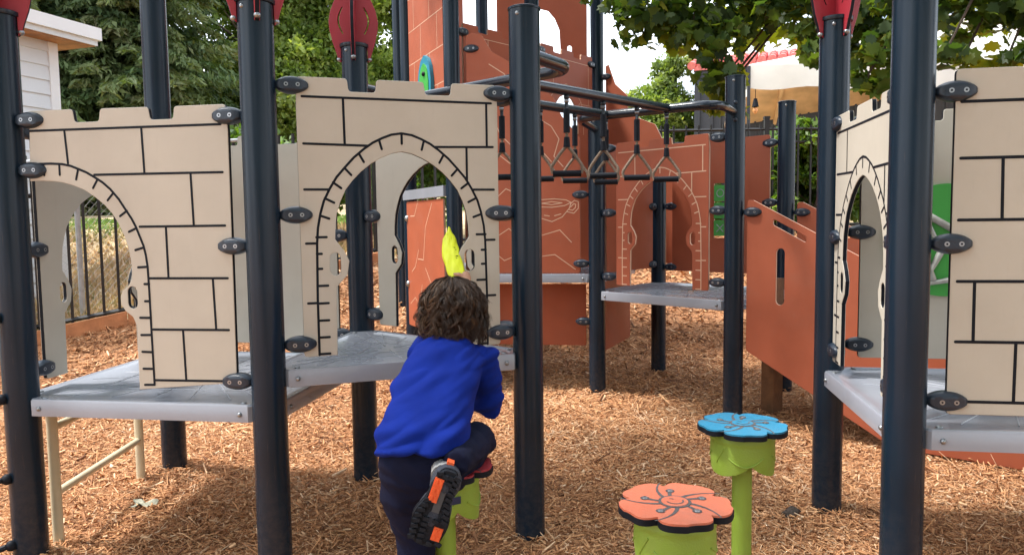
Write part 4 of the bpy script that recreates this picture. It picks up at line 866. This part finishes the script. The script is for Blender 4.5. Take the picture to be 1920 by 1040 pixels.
# ---- maple overhanging from the right
def maple():
    T = thing('maple_tree', 'dark green maple whose leafy branches hang into the top right of the view', 'tree', (7.6, 6.3, 0))
    m = MB(); base = Vector((7.6, 6.3, .3))
    m.tube([base - Vector((0, 0, .6)), base + Vector((-.1, 0, 1.4)), base + Vector((-.2, .1, 3.2)), base + Vector((-.9, 0, 5)), base + Vector((-2, -.3, 6.3))], [.3, .25, .21, .15, .05], 14)
    cl_ = []      # hanging clumps: centre, radius, leaves
    def P(px, py, Y):      # where that clump hangs at its own distance
        d = Vector((px - 960, 1400, 0)) / 1400 * Y; return Vector((d.x, Y, CAM_H + (411 - py) / 1400 * Y))
    for px, py, Y, r, n in ((1150, -30, 6.8, .35, 70), (1175, 25, 6.6, .22, 42), (1215, 35, 6.4, .26, 60), (1255, 50, 6.5, .3, 80), (1300, 25, 6.2, .35, 100), (1330, 85, 6.1, .27, 75), (1365, 45, 6.3, .32, 95), (1345, 145, 6.0, .2, 44), (1415, 15, 6.2, .28, 75), (1180, 85, 6.6, .10, 6),
                            (1480, 5, 5.9, .3, 80), (1530, 30, 5.8, .32, 90), (1525, 80, 5.7, .17, 30), (1545, 110, 5.6, .18, 26), (1620, 40, 5.5, .33, 95), (1640, 110, 5.3, .24, 58), (1622, 165, 5.3, .12, 16), (1600, 85, 5.6, .22, 46),
                            (1700, 30, 5.4, .3, 70), (1770, 20, 5.2, .24, 50), (1770, 115, 5.0, .13, 22), (1785, 80, 5.4, .12, 12), (1840, 10, 5.2, .24, 46), (1905, 30, 5.0, .2, 40), (1850, 60, 5.3, .12, 12), (1915, 110, 4.9, .1, 12), (1880, 125, 5.0, .06, 5), (1960, 40, 5.0, .3, 60), (2050, 20, 5, .5, 120),
                            (1250, -60, 6.5, .45, 110), (1400, -70, 6.2, .5, 130), (1560, -70, 5.8, .5, 130), (1720, -70, 5.5, .5, 120), (1880, -70, 5.2, .5, 110)):
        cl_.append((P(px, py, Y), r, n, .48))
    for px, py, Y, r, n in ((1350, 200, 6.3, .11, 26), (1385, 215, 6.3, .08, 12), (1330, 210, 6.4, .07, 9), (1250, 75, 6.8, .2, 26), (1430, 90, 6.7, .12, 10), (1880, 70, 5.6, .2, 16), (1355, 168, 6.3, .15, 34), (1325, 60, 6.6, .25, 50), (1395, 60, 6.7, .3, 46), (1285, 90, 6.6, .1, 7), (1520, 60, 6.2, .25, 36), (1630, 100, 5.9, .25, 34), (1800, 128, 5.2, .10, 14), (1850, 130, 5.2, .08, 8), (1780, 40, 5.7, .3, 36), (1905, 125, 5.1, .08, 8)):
        cl_.append((P(px, py, Y), r, n, .95))  # paler yellow-green tint stands in for backlit leaves
    # unseen part of the crown overhead, shaped to shade the foreground
    for k in range(40):
        x = random.uniform(-3.3, -1.75); y = random.uniform(.4, 4.8); z = random.uniform(4.9, 6.0)
        cl_.append((Vector((x, y, z)), random.uniform(.4, .7), 24, .4))
    for k in range(26):
        cl_.append((Vector((random.uniform(-1.3, .4), random.uniform(5.0, 6.3), random.uniform(4.6, 5.4))), random.uniform(.35, .5), 26, .4))  # unseen clumps added to shade the terracotta arch panel
    for k in range(75):
        cl_.append((Vector((random.uniform(1.2, 7), random.uniform(-4.5, 2.2), random.uniform(3.8, 6.4))), random.uniform(.4, .7), 24, .4))  # unseen clumps added to cut sky light on the front arch panel
    for k in range(150):
        a_ = random.uniform(-.5, 2.6); q_ = random.uniform(5.5, 9)
        cl_.append((Vector((3.5 + q_ * math.cos(a_ + math.pi) * .9 + 2, -1.5 - q_ * abs(math.sin(a_)) * .75, random.uniform(.7, 6.5))), random.uniform(.5, .9), 26, .4))  # unseen low clumps behind the camera, added to block sky and vary reflections
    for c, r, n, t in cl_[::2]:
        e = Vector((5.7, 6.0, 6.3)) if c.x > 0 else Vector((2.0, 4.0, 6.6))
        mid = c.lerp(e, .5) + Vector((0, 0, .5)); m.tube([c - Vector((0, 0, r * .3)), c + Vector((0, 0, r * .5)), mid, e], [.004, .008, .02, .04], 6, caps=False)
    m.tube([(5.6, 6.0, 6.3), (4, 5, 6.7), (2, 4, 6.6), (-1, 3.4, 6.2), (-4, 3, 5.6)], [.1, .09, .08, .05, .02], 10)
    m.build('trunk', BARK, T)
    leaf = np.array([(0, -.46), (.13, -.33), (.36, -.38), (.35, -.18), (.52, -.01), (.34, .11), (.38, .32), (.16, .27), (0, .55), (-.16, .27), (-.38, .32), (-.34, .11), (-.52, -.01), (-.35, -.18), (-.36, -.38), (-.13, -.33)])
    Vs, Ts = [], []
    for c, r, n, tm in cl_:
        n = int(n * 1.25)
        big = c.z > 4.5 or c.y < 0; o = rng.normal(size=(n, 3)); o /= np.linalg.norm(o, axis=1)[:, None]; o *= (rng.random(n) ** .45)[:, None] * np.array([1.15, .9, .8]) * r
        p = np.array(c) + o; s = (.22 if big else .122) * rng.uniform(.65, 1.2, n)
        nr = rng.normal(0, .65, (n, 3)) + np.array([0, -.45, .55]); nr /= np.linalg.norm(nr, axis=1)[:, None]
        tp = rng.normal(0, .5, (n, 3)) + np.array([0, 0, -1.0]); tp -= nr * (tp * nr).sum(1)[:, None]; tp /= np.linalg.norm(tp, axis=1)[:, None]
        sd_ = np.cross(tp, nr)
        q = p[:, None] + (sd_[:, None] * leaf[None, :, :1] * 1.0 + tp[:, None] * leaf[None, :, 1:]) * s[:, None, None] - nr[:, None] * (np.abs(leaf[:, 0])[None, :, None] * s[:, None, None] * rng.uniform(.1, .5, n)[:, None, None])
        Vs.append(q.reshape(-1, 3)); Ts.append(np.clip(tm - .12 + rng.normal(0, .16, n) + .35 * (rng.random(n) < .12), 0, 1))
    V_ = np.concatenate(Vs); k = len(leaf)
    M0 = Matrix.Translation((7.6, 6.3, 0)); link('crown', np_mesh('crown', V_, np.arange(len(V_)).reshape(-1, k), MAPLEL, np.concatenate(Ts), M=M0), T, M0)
maple()

# ---- rope net on the left post, fallen leaf, bark clump
ROPE = mat('black_rope', (.012, .012, .014), .7, .3, 200, .8, 300)
rn = thing('rope_net', 'black rope net fixed to the leftmost navy post', 'climbing net', (A[0], A[1], 0))
for k, z in enumerate((1.01, .69, .37, .10)):
    a = Vector((A[0] - .05, A[1] - .075, z)); b = Vector((-3.1, 2.2, z - .12 - .22 * (k % 2)))
    mid = a.lerp(b, .5) - Vector((0, 0, .07)); pts = [(1 - t) ** 2 * a + 2 * t * (1 - t) * mid + t * t * b for t in [i / 40 for i in range(41)]]
    m = MB()
    for ph in (0, math.pi): m.tube([p + Vector((0, .006 * math.cos(i * .9 + ph), .006 * math.sin(i * .9 + ph))) for i, p in enumerate(pts)], .007, 6)
    m.build('rope', ROPE, rn)
    m = MB(); m.ell(a + Vector((.012, .012, 0)), (.02, .02, .022), 8); m.tube([a, a + (b - a).normalized() * .045], .012, 8); m.build('clip', BLACK, rn)
for k in range(3):
    m = MB(); u = .3 + .3 * k; m.tube([(A[0] - .05 - 1.07 * u, A[1] - .075 - .67 * u, z) for z in (.95 - .1 * k, .3, -.1)], .01, 6); m.build('rope', ROPE, rn)
m = MB(); lv = []
for i in range(48):
    a = 2 * math.pi * i / 48; r_ = .038 + .030 * abs(math.cos(2.5 * a)) + .004 * math.sin(11 * a); lv.append((-1.79 + r_ * math.cos(a), 3.51 + r_ * .8 * math.sin(a)))
V = [(x, y, .034 + .012 * math.sin(2 * math.pi * i / 48 * 3) + .006 * math.sin(2 * math.pi * i / 48 * 7)) for i, (x, y) in enumerate(lv)] + [(-1.79, 3.51, .03)]
m.add(V + [(x, y, z - .004) for x, y, z in V], [(i, (i + 1) % 48, 48) for i in range(48)] + [(49 + (i + 1) % 48, 49 + i, 97) for i in range(48)])
tag(m.build('fallen_leaf', mat('dry_grey_leaf', (.33, .33, .25), .8, .25, 30, .6, 60)), 'pale grey dried leaf lying on the mulch under the left deck', 'leaf')
m = MB(); m.ell((1.255, 3.30, .02), (.04, .035, .03), 9)
rk = m.v; m.v = [(x + .008 * math.sin(90 * y + 60 * z), y + .006 * math.sin(80 * x), z + .008 * math.sin(70 * x + 40 * y)) for x, y, z in rk]
tag(m.build('stone', mat('dark_stone', (.06, .045, .035), .9, .4, 40, .8, 80)), 'small dark stone in the mulch beside the foot of the right tower post', 'stone')
# ------------------------------------------------------------------ the child
from mathutils import noise as mnoise
def etube(m, secs, n=24):
    """secs: (centre, half width along x, half depth, forward tilt vector of the section's depth axis or None)"""
    P = [Vector(s[0]) for s in secs]; V = []
    for i, s in enumerate(secs):
        t = (P[min(i + 1, len(P) - 1)] - P[max(i - 1, 0)]).normalized(); x = Vector((1, 0, 0)); x = (x - t * x.dot(t)).normalized(); y = t.cross(x)
        V += [P[i] + x * s[1] * math.copysign(abs(math.cos(a)) ** .8, math.cos(a)) + y * s[2] * math.copysign(abs(math.sin(a)) ** .8, math.sin(a)) for a in [2 * math.pi * k / n for k in range(n)]]
    F = [(i * n + k, i * n + (k + 1) % n, (i + 1) * n + (k + 1) % n, (i + 1) * n + k) for i in range(len(P) - 1) for k in range(n)] + [tuple(range(n))[::-1], tuple((len(P) - 1) * n + k for k in range(n))]
    m.add(V, F)
def blend(m, name, voxel, smooth_it=6, wr=None):
    o = link('tmp', m.mesh('tmp', [BLACK])); r = o.modifiers.new('r', 'REMESH'); r.mode = 'VOXEL'; r.voxel_size = voxel
    if smooth_it: s = o.modifiers.new('s', 'SMOOTH'); s.iterations = smooth_it; s.factor = .5
    dg = bpy.context.evaluated_depsgraph_get(); me = bpy.data.meshes.new_from_object(o.evaluated_get(dg)); me.name = name; WM.pop(o); bpy.data.objects.remove(o)
    if wr:
        nv = [v.normal.copy() for v in me.vertices]
        for v, q in zip(me.vertices, nv): v.co = v.co + q * wr(v.co)
    me.materials.clear(); me.shade_smooth(); return me
pel, che, nek, hed = Vector((-.285, 2.34, .60)), Vector((-.228, 2.56, .875)), Vector((-.215, 2.62, .945)), Vector((-.213, 2.67, 1.035))
shL, shR = Vector((-.325, 2.60, .885)), Vector((-.112, 2.61, .885))
elL, wrL = Vector((-.285, 2.80, .945)), Vector((-.190, 2.885, 1.085))
elR, wrR = Vector((-.088, 2.66, .705)), Vector((-.105, 2.86, .80))
hpL, knL, anL = Vector((-.345, 2.33, .57)), Vector((-.322, 2.37, .34)), Vector((-.335, 2.34, .07))
hpR, knR, anR = Vector((-.225, 2.34, .585)), Vector((-.115, 2.515, .628)), Vector((-.172, 2.225, .635))
SKIN = mat('skin', (.46, .24, .15), .55, .06, 20); SHIRT = mat('blue_cotton_shirt', (.003, .018, .20), .85, .10, 14, .35, 350, spec=.15)
PANT = mat('navy_trousers', (.0065, .0085, .026), .85, .15, 14, .25, 400, spec=.15)
m = MB()
m.ell(hed, (.068, .082, .095), 14); m.tube([nek - Vector((0, .03, .04)), nek + (hed - nek) * .6], .036, 12)
m.ell(hed + Vector((0, .085, -.012)), (.012, .016, .016), 6); m.ell(hed + Vector((0, .072, -.05)), (.026, .014, .007), 6)          # nose, mouth
for s in (-1, 1): m.ell(hed + Vector((s * .07, .005, -.012)), (.012, .02, .026), 6); m.ell(hed + Vector((s * .03, .073, .012)), (.013, .009, .009), 6)
etube(m, [(pel, .10, .075), (pel.lerp(che, .5), .085, .06), (che, .11, .065), (nek - Vector((0, .02, .03)), .06, .045)])
for a, b, c in ((shL, elL, wrL), (shR, elR, wrR)): m.tube([che.lerp(a, .5), a, b, c], [.04, .036, .028, .021], 10)
for a, b, c in ((hpL, knL, anL), (hpR, knR, anR)): m.tube([pel.lerp(a, .6), a, b, b.lerp(c, .8)], [.06, .058, .04, .028], 12)
# left hand round the yellow sleeve
ax = Vector((-.19, .70, .69)).normalized(); g0 = Vector((-.207, 2.925, 1.135)); e1 = Vector((.9, -.42, 0)); e1 = (e1 - ax * e1.dot(ax)).normalized(); e2 = ax.cross(e1)
pc = g0 + e1 * .030
m.tube([wrL, wrL.lerp(pc, .5), pc], [.020, .022, .021], 10); m.ell(pc, (.017, .022, .024), 8)
for k, (ln, r_) in enumerate(((150, .0082), (175, .0086), (165, .0082), (140, .0072))):
    gc = g0 + ax * (.021 - .014 * k); m.tube([gc + (e1 * math.cos(t) + e2 * math.sin(t)) * .0245 for t in [R(-10 + ln * i / 7) for i in range(8)]], [r_ * (1 - .04 * i) for i in range(8)], 8, round_=True)
m.tube([pc + ax * -.008, g0 - e2 * .026 + ax * .004 + e1 * .01, g0 - e2 * .022 + ax * .018 - e1 * .010], [.010, .0088, .007], 8, round_=True)
# right hand flat on the deck edge
hr = Vector((-.108, 2.925, .83)); m.tube([wrR, wrR.lerp(hr, .6), hr], [.020, .021, .02], 10); m.ell(hr + Vector((0, .02, .004)), (.030, .034, .013), 8)
for k, (dx, l) in enumerate(((-.024, .040), (-.008, .050), (.008, .047), (.023, .036))):
    b = hr + Vector((dx, .046, .006)); m.tube([b, b + Vector((dx * .15, l * .5, .006)), b + Vector((dx * .3, l, -.002))], [.0082, .0076, .0066], 8, round_=True)
m.tube([hr + Vector((-.024, 0, .003)), hr + Vector((-.046, .018, .003)), hr + Vector((-.052, .040, .001))], [.010, .0088, .007], 8, round_=True)
bme = blend(m, 'person', .0045, 3); bme.materials.append(SKIN)
PM = Matrix.Translation(anL - Vector((0, 0, .07)))
bme.transform(PM.inverted()); kid = tag(link('person', bme, None, PM), 'child in a bright blue long sleeved top kneeling on a flower pod', 'person')
# shirt
def folds(p):
    q = Vector((p.x * 9 + p.z * 5.0 , p.y * 7, (p.z - .52 * p.x) * 34)); a = mnoise.noise(q * .55); b = mnoise.noise(q * 1.15 + Vector((3, 1, 2)))
    return .028 * (abs(a) * 1.8 - .35) * (.55 + .9 * mnoise.noise(p * 7)) + .004 * b
m = MB()
etube(m, [((-.291, 2.308, .632), .150, .118), ((-.290, 2.315, .655), .149, .118), ((-.280, 2.375, .715), .141, .113), ((-.264, 2.455, .79), .136, .104), ((-.243, 2.525, .85), .134, .094), ((-.224, 2.575, .895), .125, .080), ((-.217, 2.61, .935), .088, .062), ((-.214, 2.63, .962), .052, .05)], 28)
for a, b, c, s in ((shL, elL, wrL, -1), (shR, elR, wrR, 1)):
    st = che.lerp(a, .55); m.tube([st, a + (b - a) * .08, a.lerp(b, .5), b, b.lerp(c, .55), c + (b - c) * .1], [.060, .066 if s > 0 else .058, .060 if s > 0 else .052, .054 if s > 0 else .046, .042, .033], 16)
sme = blend(m, 'shirt', .007, 5, folds); sme.materials.append(SHIRT); sme.transform(PM.inverted()); link('shirt', sme, kid, PM)
# trousers
def folds2(p):
    q = Vector((p.x * 10, p.y * 10, p.z * 24 + p.x * 12)); return .006 * (abs(mnoise.noise(q)) * 1.6 - .4) + .002 * mnoise.noise(q * 2.3)
m = MB()
etube(m, [((-.288, 2.335, .505), .105, .09), ((-.289, 2.335, .56), .142, .113), ((-.290, 2.328, .615), .143, .110), ((-.288, 2.34, .66), .135, .10)])
m.tube([hpL + Vector((.01, 0, 0)), hpL - Vector((0, 0, .07)), knL, knL.lerp(anL, .5), anL + Vector((0, 0, .02))], [.088, .086, .068, .06, .055], 18)
m.tube([hpR + Vector((-.01, -.01, -.01)), hpR.lerp(knR, .4) + Vector((.012, 0, -.002)), knR + Vector((.0, .01, .0)), knR + Vector((.005, .0, -.012)), knR.lerp(anR, .5) + Vector((0, 0, -.006)), anR, anR + (anR - knR) * .10], [.09, .078, .058, .055, .052, .046, .043], 18)
pme = blend(m, 'trousers', .008, 6, folds2); pme.materials.append(PANT); pme.transform(PM.inverted()); link('trousers', pme, kid, PM)
# shoes
SOLE = mat('dark_rubber_sole', (.009, .011, .016), .7, .25, 60, .3, 200, spec=.25); UPPER = mat('dark_mesh_upper', (.03, .035, .05), .8, .2, 80, .5, 300)
ORP = mat('orange_rubber', (.75, .11, .025), .55, .1, 30); GRY = mat('grey_sock', (.30, .30, .29), .9, .1, 60, .5, 200)
def shoe(M, sock):
    """local: y heel->toe (heel at 0), z = out of the sole, x across"""
    S = link('shoe', None, kid, M)
    out = []
    for i in range(48):
        t = 2 * math.pi * i / 48; y = .5 - .5 * math.cos(t); sx = math.sin(t)
        w = .030 + .014 * sstep((y - .3) / .4) - .004 * math.exp(-((y - .42) / .14) ** 2)
        out.append((w * math.copysign(abs(sx) ** .55, sx) + .006 * math.sin(y * 2.6) * (1), .205 * y))
    m = MB(); m.prism(out, -.018, 0); m.prism([(x * 1.03, (y - .1) * 1.02 + .1) for x, y in out], -.026, -.017)
    so_ = link('sole', m.mesh('sole', [SOLE], 30), S, M)
    m = MB(); rows = 13
    for r_ in range(rows):
        y = .012 + r_ * .0148
        for sx in (-1, -.36, .36, 1):
            f = y / .205; w = (.026 + .014 * float(sstep((f - .3) / .4)))
            if abs(sx) < .5 and .2 < f < .58: continue
            x = sx * w * .78 + .006 * math.sin(f * 2.6); pt = (sx > 0 and .12 < f < .40) or (sx < 0 and .70 < f < .86)
            if pt and abs(sx) > .3: continue
            Mx = Matrix.Translation((x, y + (.004 if abs(sx) < .5 else 0), .003)) @ Matrix.Rotation(.35 * sx, 4, 'Z')
            m.box(0, (.0135 if abs(sx) < .5 else .016, .0095, .009), M=Mx)
    link('tread', m.mesh('tread', [SOLE], 0), so_, M)
    for sx, f0, f1, nn in ((.7, .12, .43, 3), (-.64, .72, .89, 2)):
        m = MB(); w = .026 + .014 * float(sstep((f0 - .3) / .4)); x = sx * w * .9 + .006 * math.sin(f0 * 2.6); f9 = .205 * (f1 - f0)
        m.box((x, .205 * (f0 + f1) / 2, .002), (.021, f9, .0075))
        for j in range(nn):
            y0 = .205 * f0 + f9 * (j + .5) / nn
            for q in (-.005, .005): m.box((x + q, y0, .006), (.006, f9 / nn * .6, .005))
        link('rubber_patch', m.mesh('rubber_patch', [ORP], 0), so_, M)
    m = MB(); m.box((.003, .078, .0), (.017, .07, .004)); link('arch_insert', m.mesh('arch_insert', [mat('grey_rubber', (.06, .062, .068), .6)], 0), so_, M)
    m = MB(); etube_y = []
    m.ell(0, (.036, .05, .05), 10, M=Matrix.Translation((0, .045, -.045))); m.ell(0, (.041, .075, .034), 10, M=Matrix.Translation((.004, .13, -.032))); m.ell(0, (.034, .04, .04), 10, M=Matrix.Translation((0, .04, -.07)))
    u = blend(m, 'upper', .005, 5); u.materials.append(UPPER); link('upper', u, S, M)
    m = MB(); m.tube([(.004, .036, -.06), (.008, .034, -.105)], [.034, .032], 14); link('sock', m.mesh('sock', [sock]), S, M)
    m = MB(); m.box((.004, -.006, -.058), (.016, .008, .03)); link('heel_tab', m.mesh('heel_tab', [ORP]), S, M)
heel, toe = Vector((-.184, 2.115, .640)), Vector((-.255, 2.11, .452))
yy = (toe - heel).normalized(); zz = Vector((.10, -.98, .12)); zz = (zz - yy * zz.dot(yy)).normalized(); xx = yy.cross(zz)
shoe(Matrix(((xx.x, yy.x, zz.x, heel.x), (xx.y, yy.y, zz.y, heel.y), (xx.z, yy.z, zz.z, heel.z), (0, 0, 0, 1))) @ Matrix.Diagonal((1.30, 1.13, 1.1, 1)), GRY)
yy = Vector((-.1, .99, 0)).normalized(); zz = Vector((0, 0, -1)); xx = yy.cross(zz)
shoe(Matrix(((xx.x, yy.x, zz.x, anL.x + .005), (xx.y, yy.y, zz.y, anL.y - .06), (xx.z, yy.z, zz.z, .012), (0, 0, 0, 1))), GRY)
# hair: a scalp cap and many wavy locks
HAIR = mat('brown_hair', (0, 0, 0), .40, .12, 40, tint=[(.014, .0065, .003, 1), (.036, .017, .0075, 1), (.085, .043, .019, 1), (.20, .115, .055, 1)], spec=.4)
hc = hed + Vector((0, -.012, .012)); Vs, Fs, Ts = [], [], []; b0 = 0
lo = MB(); lo.ell(0, (.094, .10, .100), 20, M=Matrix.Translation(hc + Vector((0, -.005, -.012)))); lo.ell(0, (.094, .088, .075), 16, M=Matrix.Translation(hc + Vector((0, -.02, -.065))))
n0 = len(lo.v); Vs.append(np.array([tuple(v) for v in lo.v])); F4 = np.array(lo.f); Fs.append(F4); Ts.append(np.full(len(F4), .12)); b0 = n0
NS = 560; ns = 26
for i in range(NS):
    az = random.uniform(0, 2 * math.pi); th0 = abs(random.gauss(.0, .72)) + .04
    if math.sin(az) > .45 and th0 > .9: continue          # the face stays clear
    th1 = min(th0 + random.uniform(1.0, 1.9), random.uniform(1.95, 2.55)); lay0 = random.uniform(.86, 1.06)
    wl = random.uniform(.24, .44); am0 = random.uniform(.006, .0125); p1, p2 = random.uniform(0, 6.28), random.uniform(0, 6.28)
    lockn = mnoise.noise(Vector((az * 2.2, th0 * 2, 5))) * .06; sw0 = random.gauss(0, .2); t0 = min(.95, max(.05, random.gauss(.30, .15) + (.16 if math.cos(az) < -.3 else 0)))  # locks on the left get a lighter tint, sunlight put into the colour
    stray = random.random() < .24; flip = random.uniform(-.8, .6)
    for q in range(10):
        lay = lay0 + random.gauss(0, .010) + (.05 * random.random() if stray else 0); am = am0 * random.uniform(.8, 1.2); sw = sw0 + random.gauss(0, .03); da = random.gauss(0, .022); dth = random.gauss(0, .03); d1 = random.gauss(0, .12) * (5 if stray else 1); te = th1 + random.gauss(0, .07); pts = []
        for k in range(ns):
            f = k / (ns - 1); th = max(th0 + dth + (te - th0 - dth) * f, .02); a = az + da * (1 - .5 * f) + sw * f + lockn * 3 * f
            rx, ry, rz = .110 * lay, .110 * lay, .117 * (.5 + .5 * lay)
            st = Vector((rx * math.sin(min(th, 1.62)) * math.cos(a), ry * math.sin(min(th, 1.62)) * math.sin(a), rz * math.cos(th) if th < 1.57 else -.118 * (th - 1.57) * 1.22))
            if th > 1.62: fl = (th - 1.62); st.x *= 1 + .26 * fl - .42 * fl * fl; st.y *= 1 + .2 * fl - .36 * fl * fl
            w = am * (.10 + f ** 1.2 * 1.7); ph = f * (te - th0) / wl * 6.28 * .55
            tang = Vector((-math.sin(a), math.cos(a), 0)); rad = Vector((math.cos(a) * math.sin(th), math.sin(a) * math.sin(th), math.cos(th)))
            pts.append(hc + st + tang * w * math.sin(ph + p1 + d1) + rad * (w * math.cos(ph + p2 + d1) * .9 + flip * max(0, f - .72) * .09))
        rr = random.uniform(.0006, .0014) if not stray else random.uniform(.0005, .0009)
        mm = MB(); mm.tube(pts, [rr * (.7 + .5 * math.sin(math.pi * min(k / (ns - 1) * 1.1, 1))) * (1 - .5 * k / (ns - 1)) for k in range(ns)], 4, caps=False)
        Vs.append(np.array([tuple(v) for v in mm.v])); Fs.append(np.array(mm.f) + b0); b0 += len(mm.v)
        Ts.append(np.full(len(mm.f), min(1, max(0, t0 + random.gauss(0, .07)))))
hme = np_mesh('hair', np.concatenate(Vs), np.concatenate(Fs), HAIR, np.concatenate(Ts), smooth=True, M=PM)
link('hair', hme, kid, PM)
# ---- the yellow sleeve in the hand
YEL = mat('neon_yellow_fabric', (.80, .86, .02), .5, .06, 12, .3, 80, transl=.25, tcol=(1, 1, .6, 1))
T = thing('yellow_sleeve', 'bright yellow crumpled fabric sleeve with black marks held up in the hand', 'sleeve', tuple(g0))
m = MB(); tip = Vector((-.262, 3.14, 1.338)); secs = []
for k in range(15):
    f = k / 14; c = (g0 - ax * .02).lerp(tip, f) + Vector((-.012 * math.sin(math.pi * f), 0, 0)); w = .015 + .022 * math.sin(math.pi * min(1, f * .9 + .12)) ** .8; w *= 1 if f < .8 else (1.02 - f) / .22 * .9 + .1
    secs.append((c, w, .010 + .006 * math.sin(math.pi * f)))
etube(m, secs, 22)
yme = blend(m, 'fabric', .004, 2, lambda p: .0035 * mnoise.noise(Vector((p.x * 60, p.y * 22, p.z * 22)))); yme.materials.append(YEL)
YM = Matrix.Translation(g0); yme.transform(YM.inverted()); fb = link('fabric', yme, T, YM)
m = MB(); cc = g0.lerp(tip, .5)
for k in range(6):
    q = cc + ax * (.012 * k - .03) + Vector((.008 + .003 * math.sin(k * 2), -.019, .0)); m.box((q.x, q.y, q.z), (.009 if k % 2 else .005, .004, .004), .2)
m.build('print', BLACK, fb)
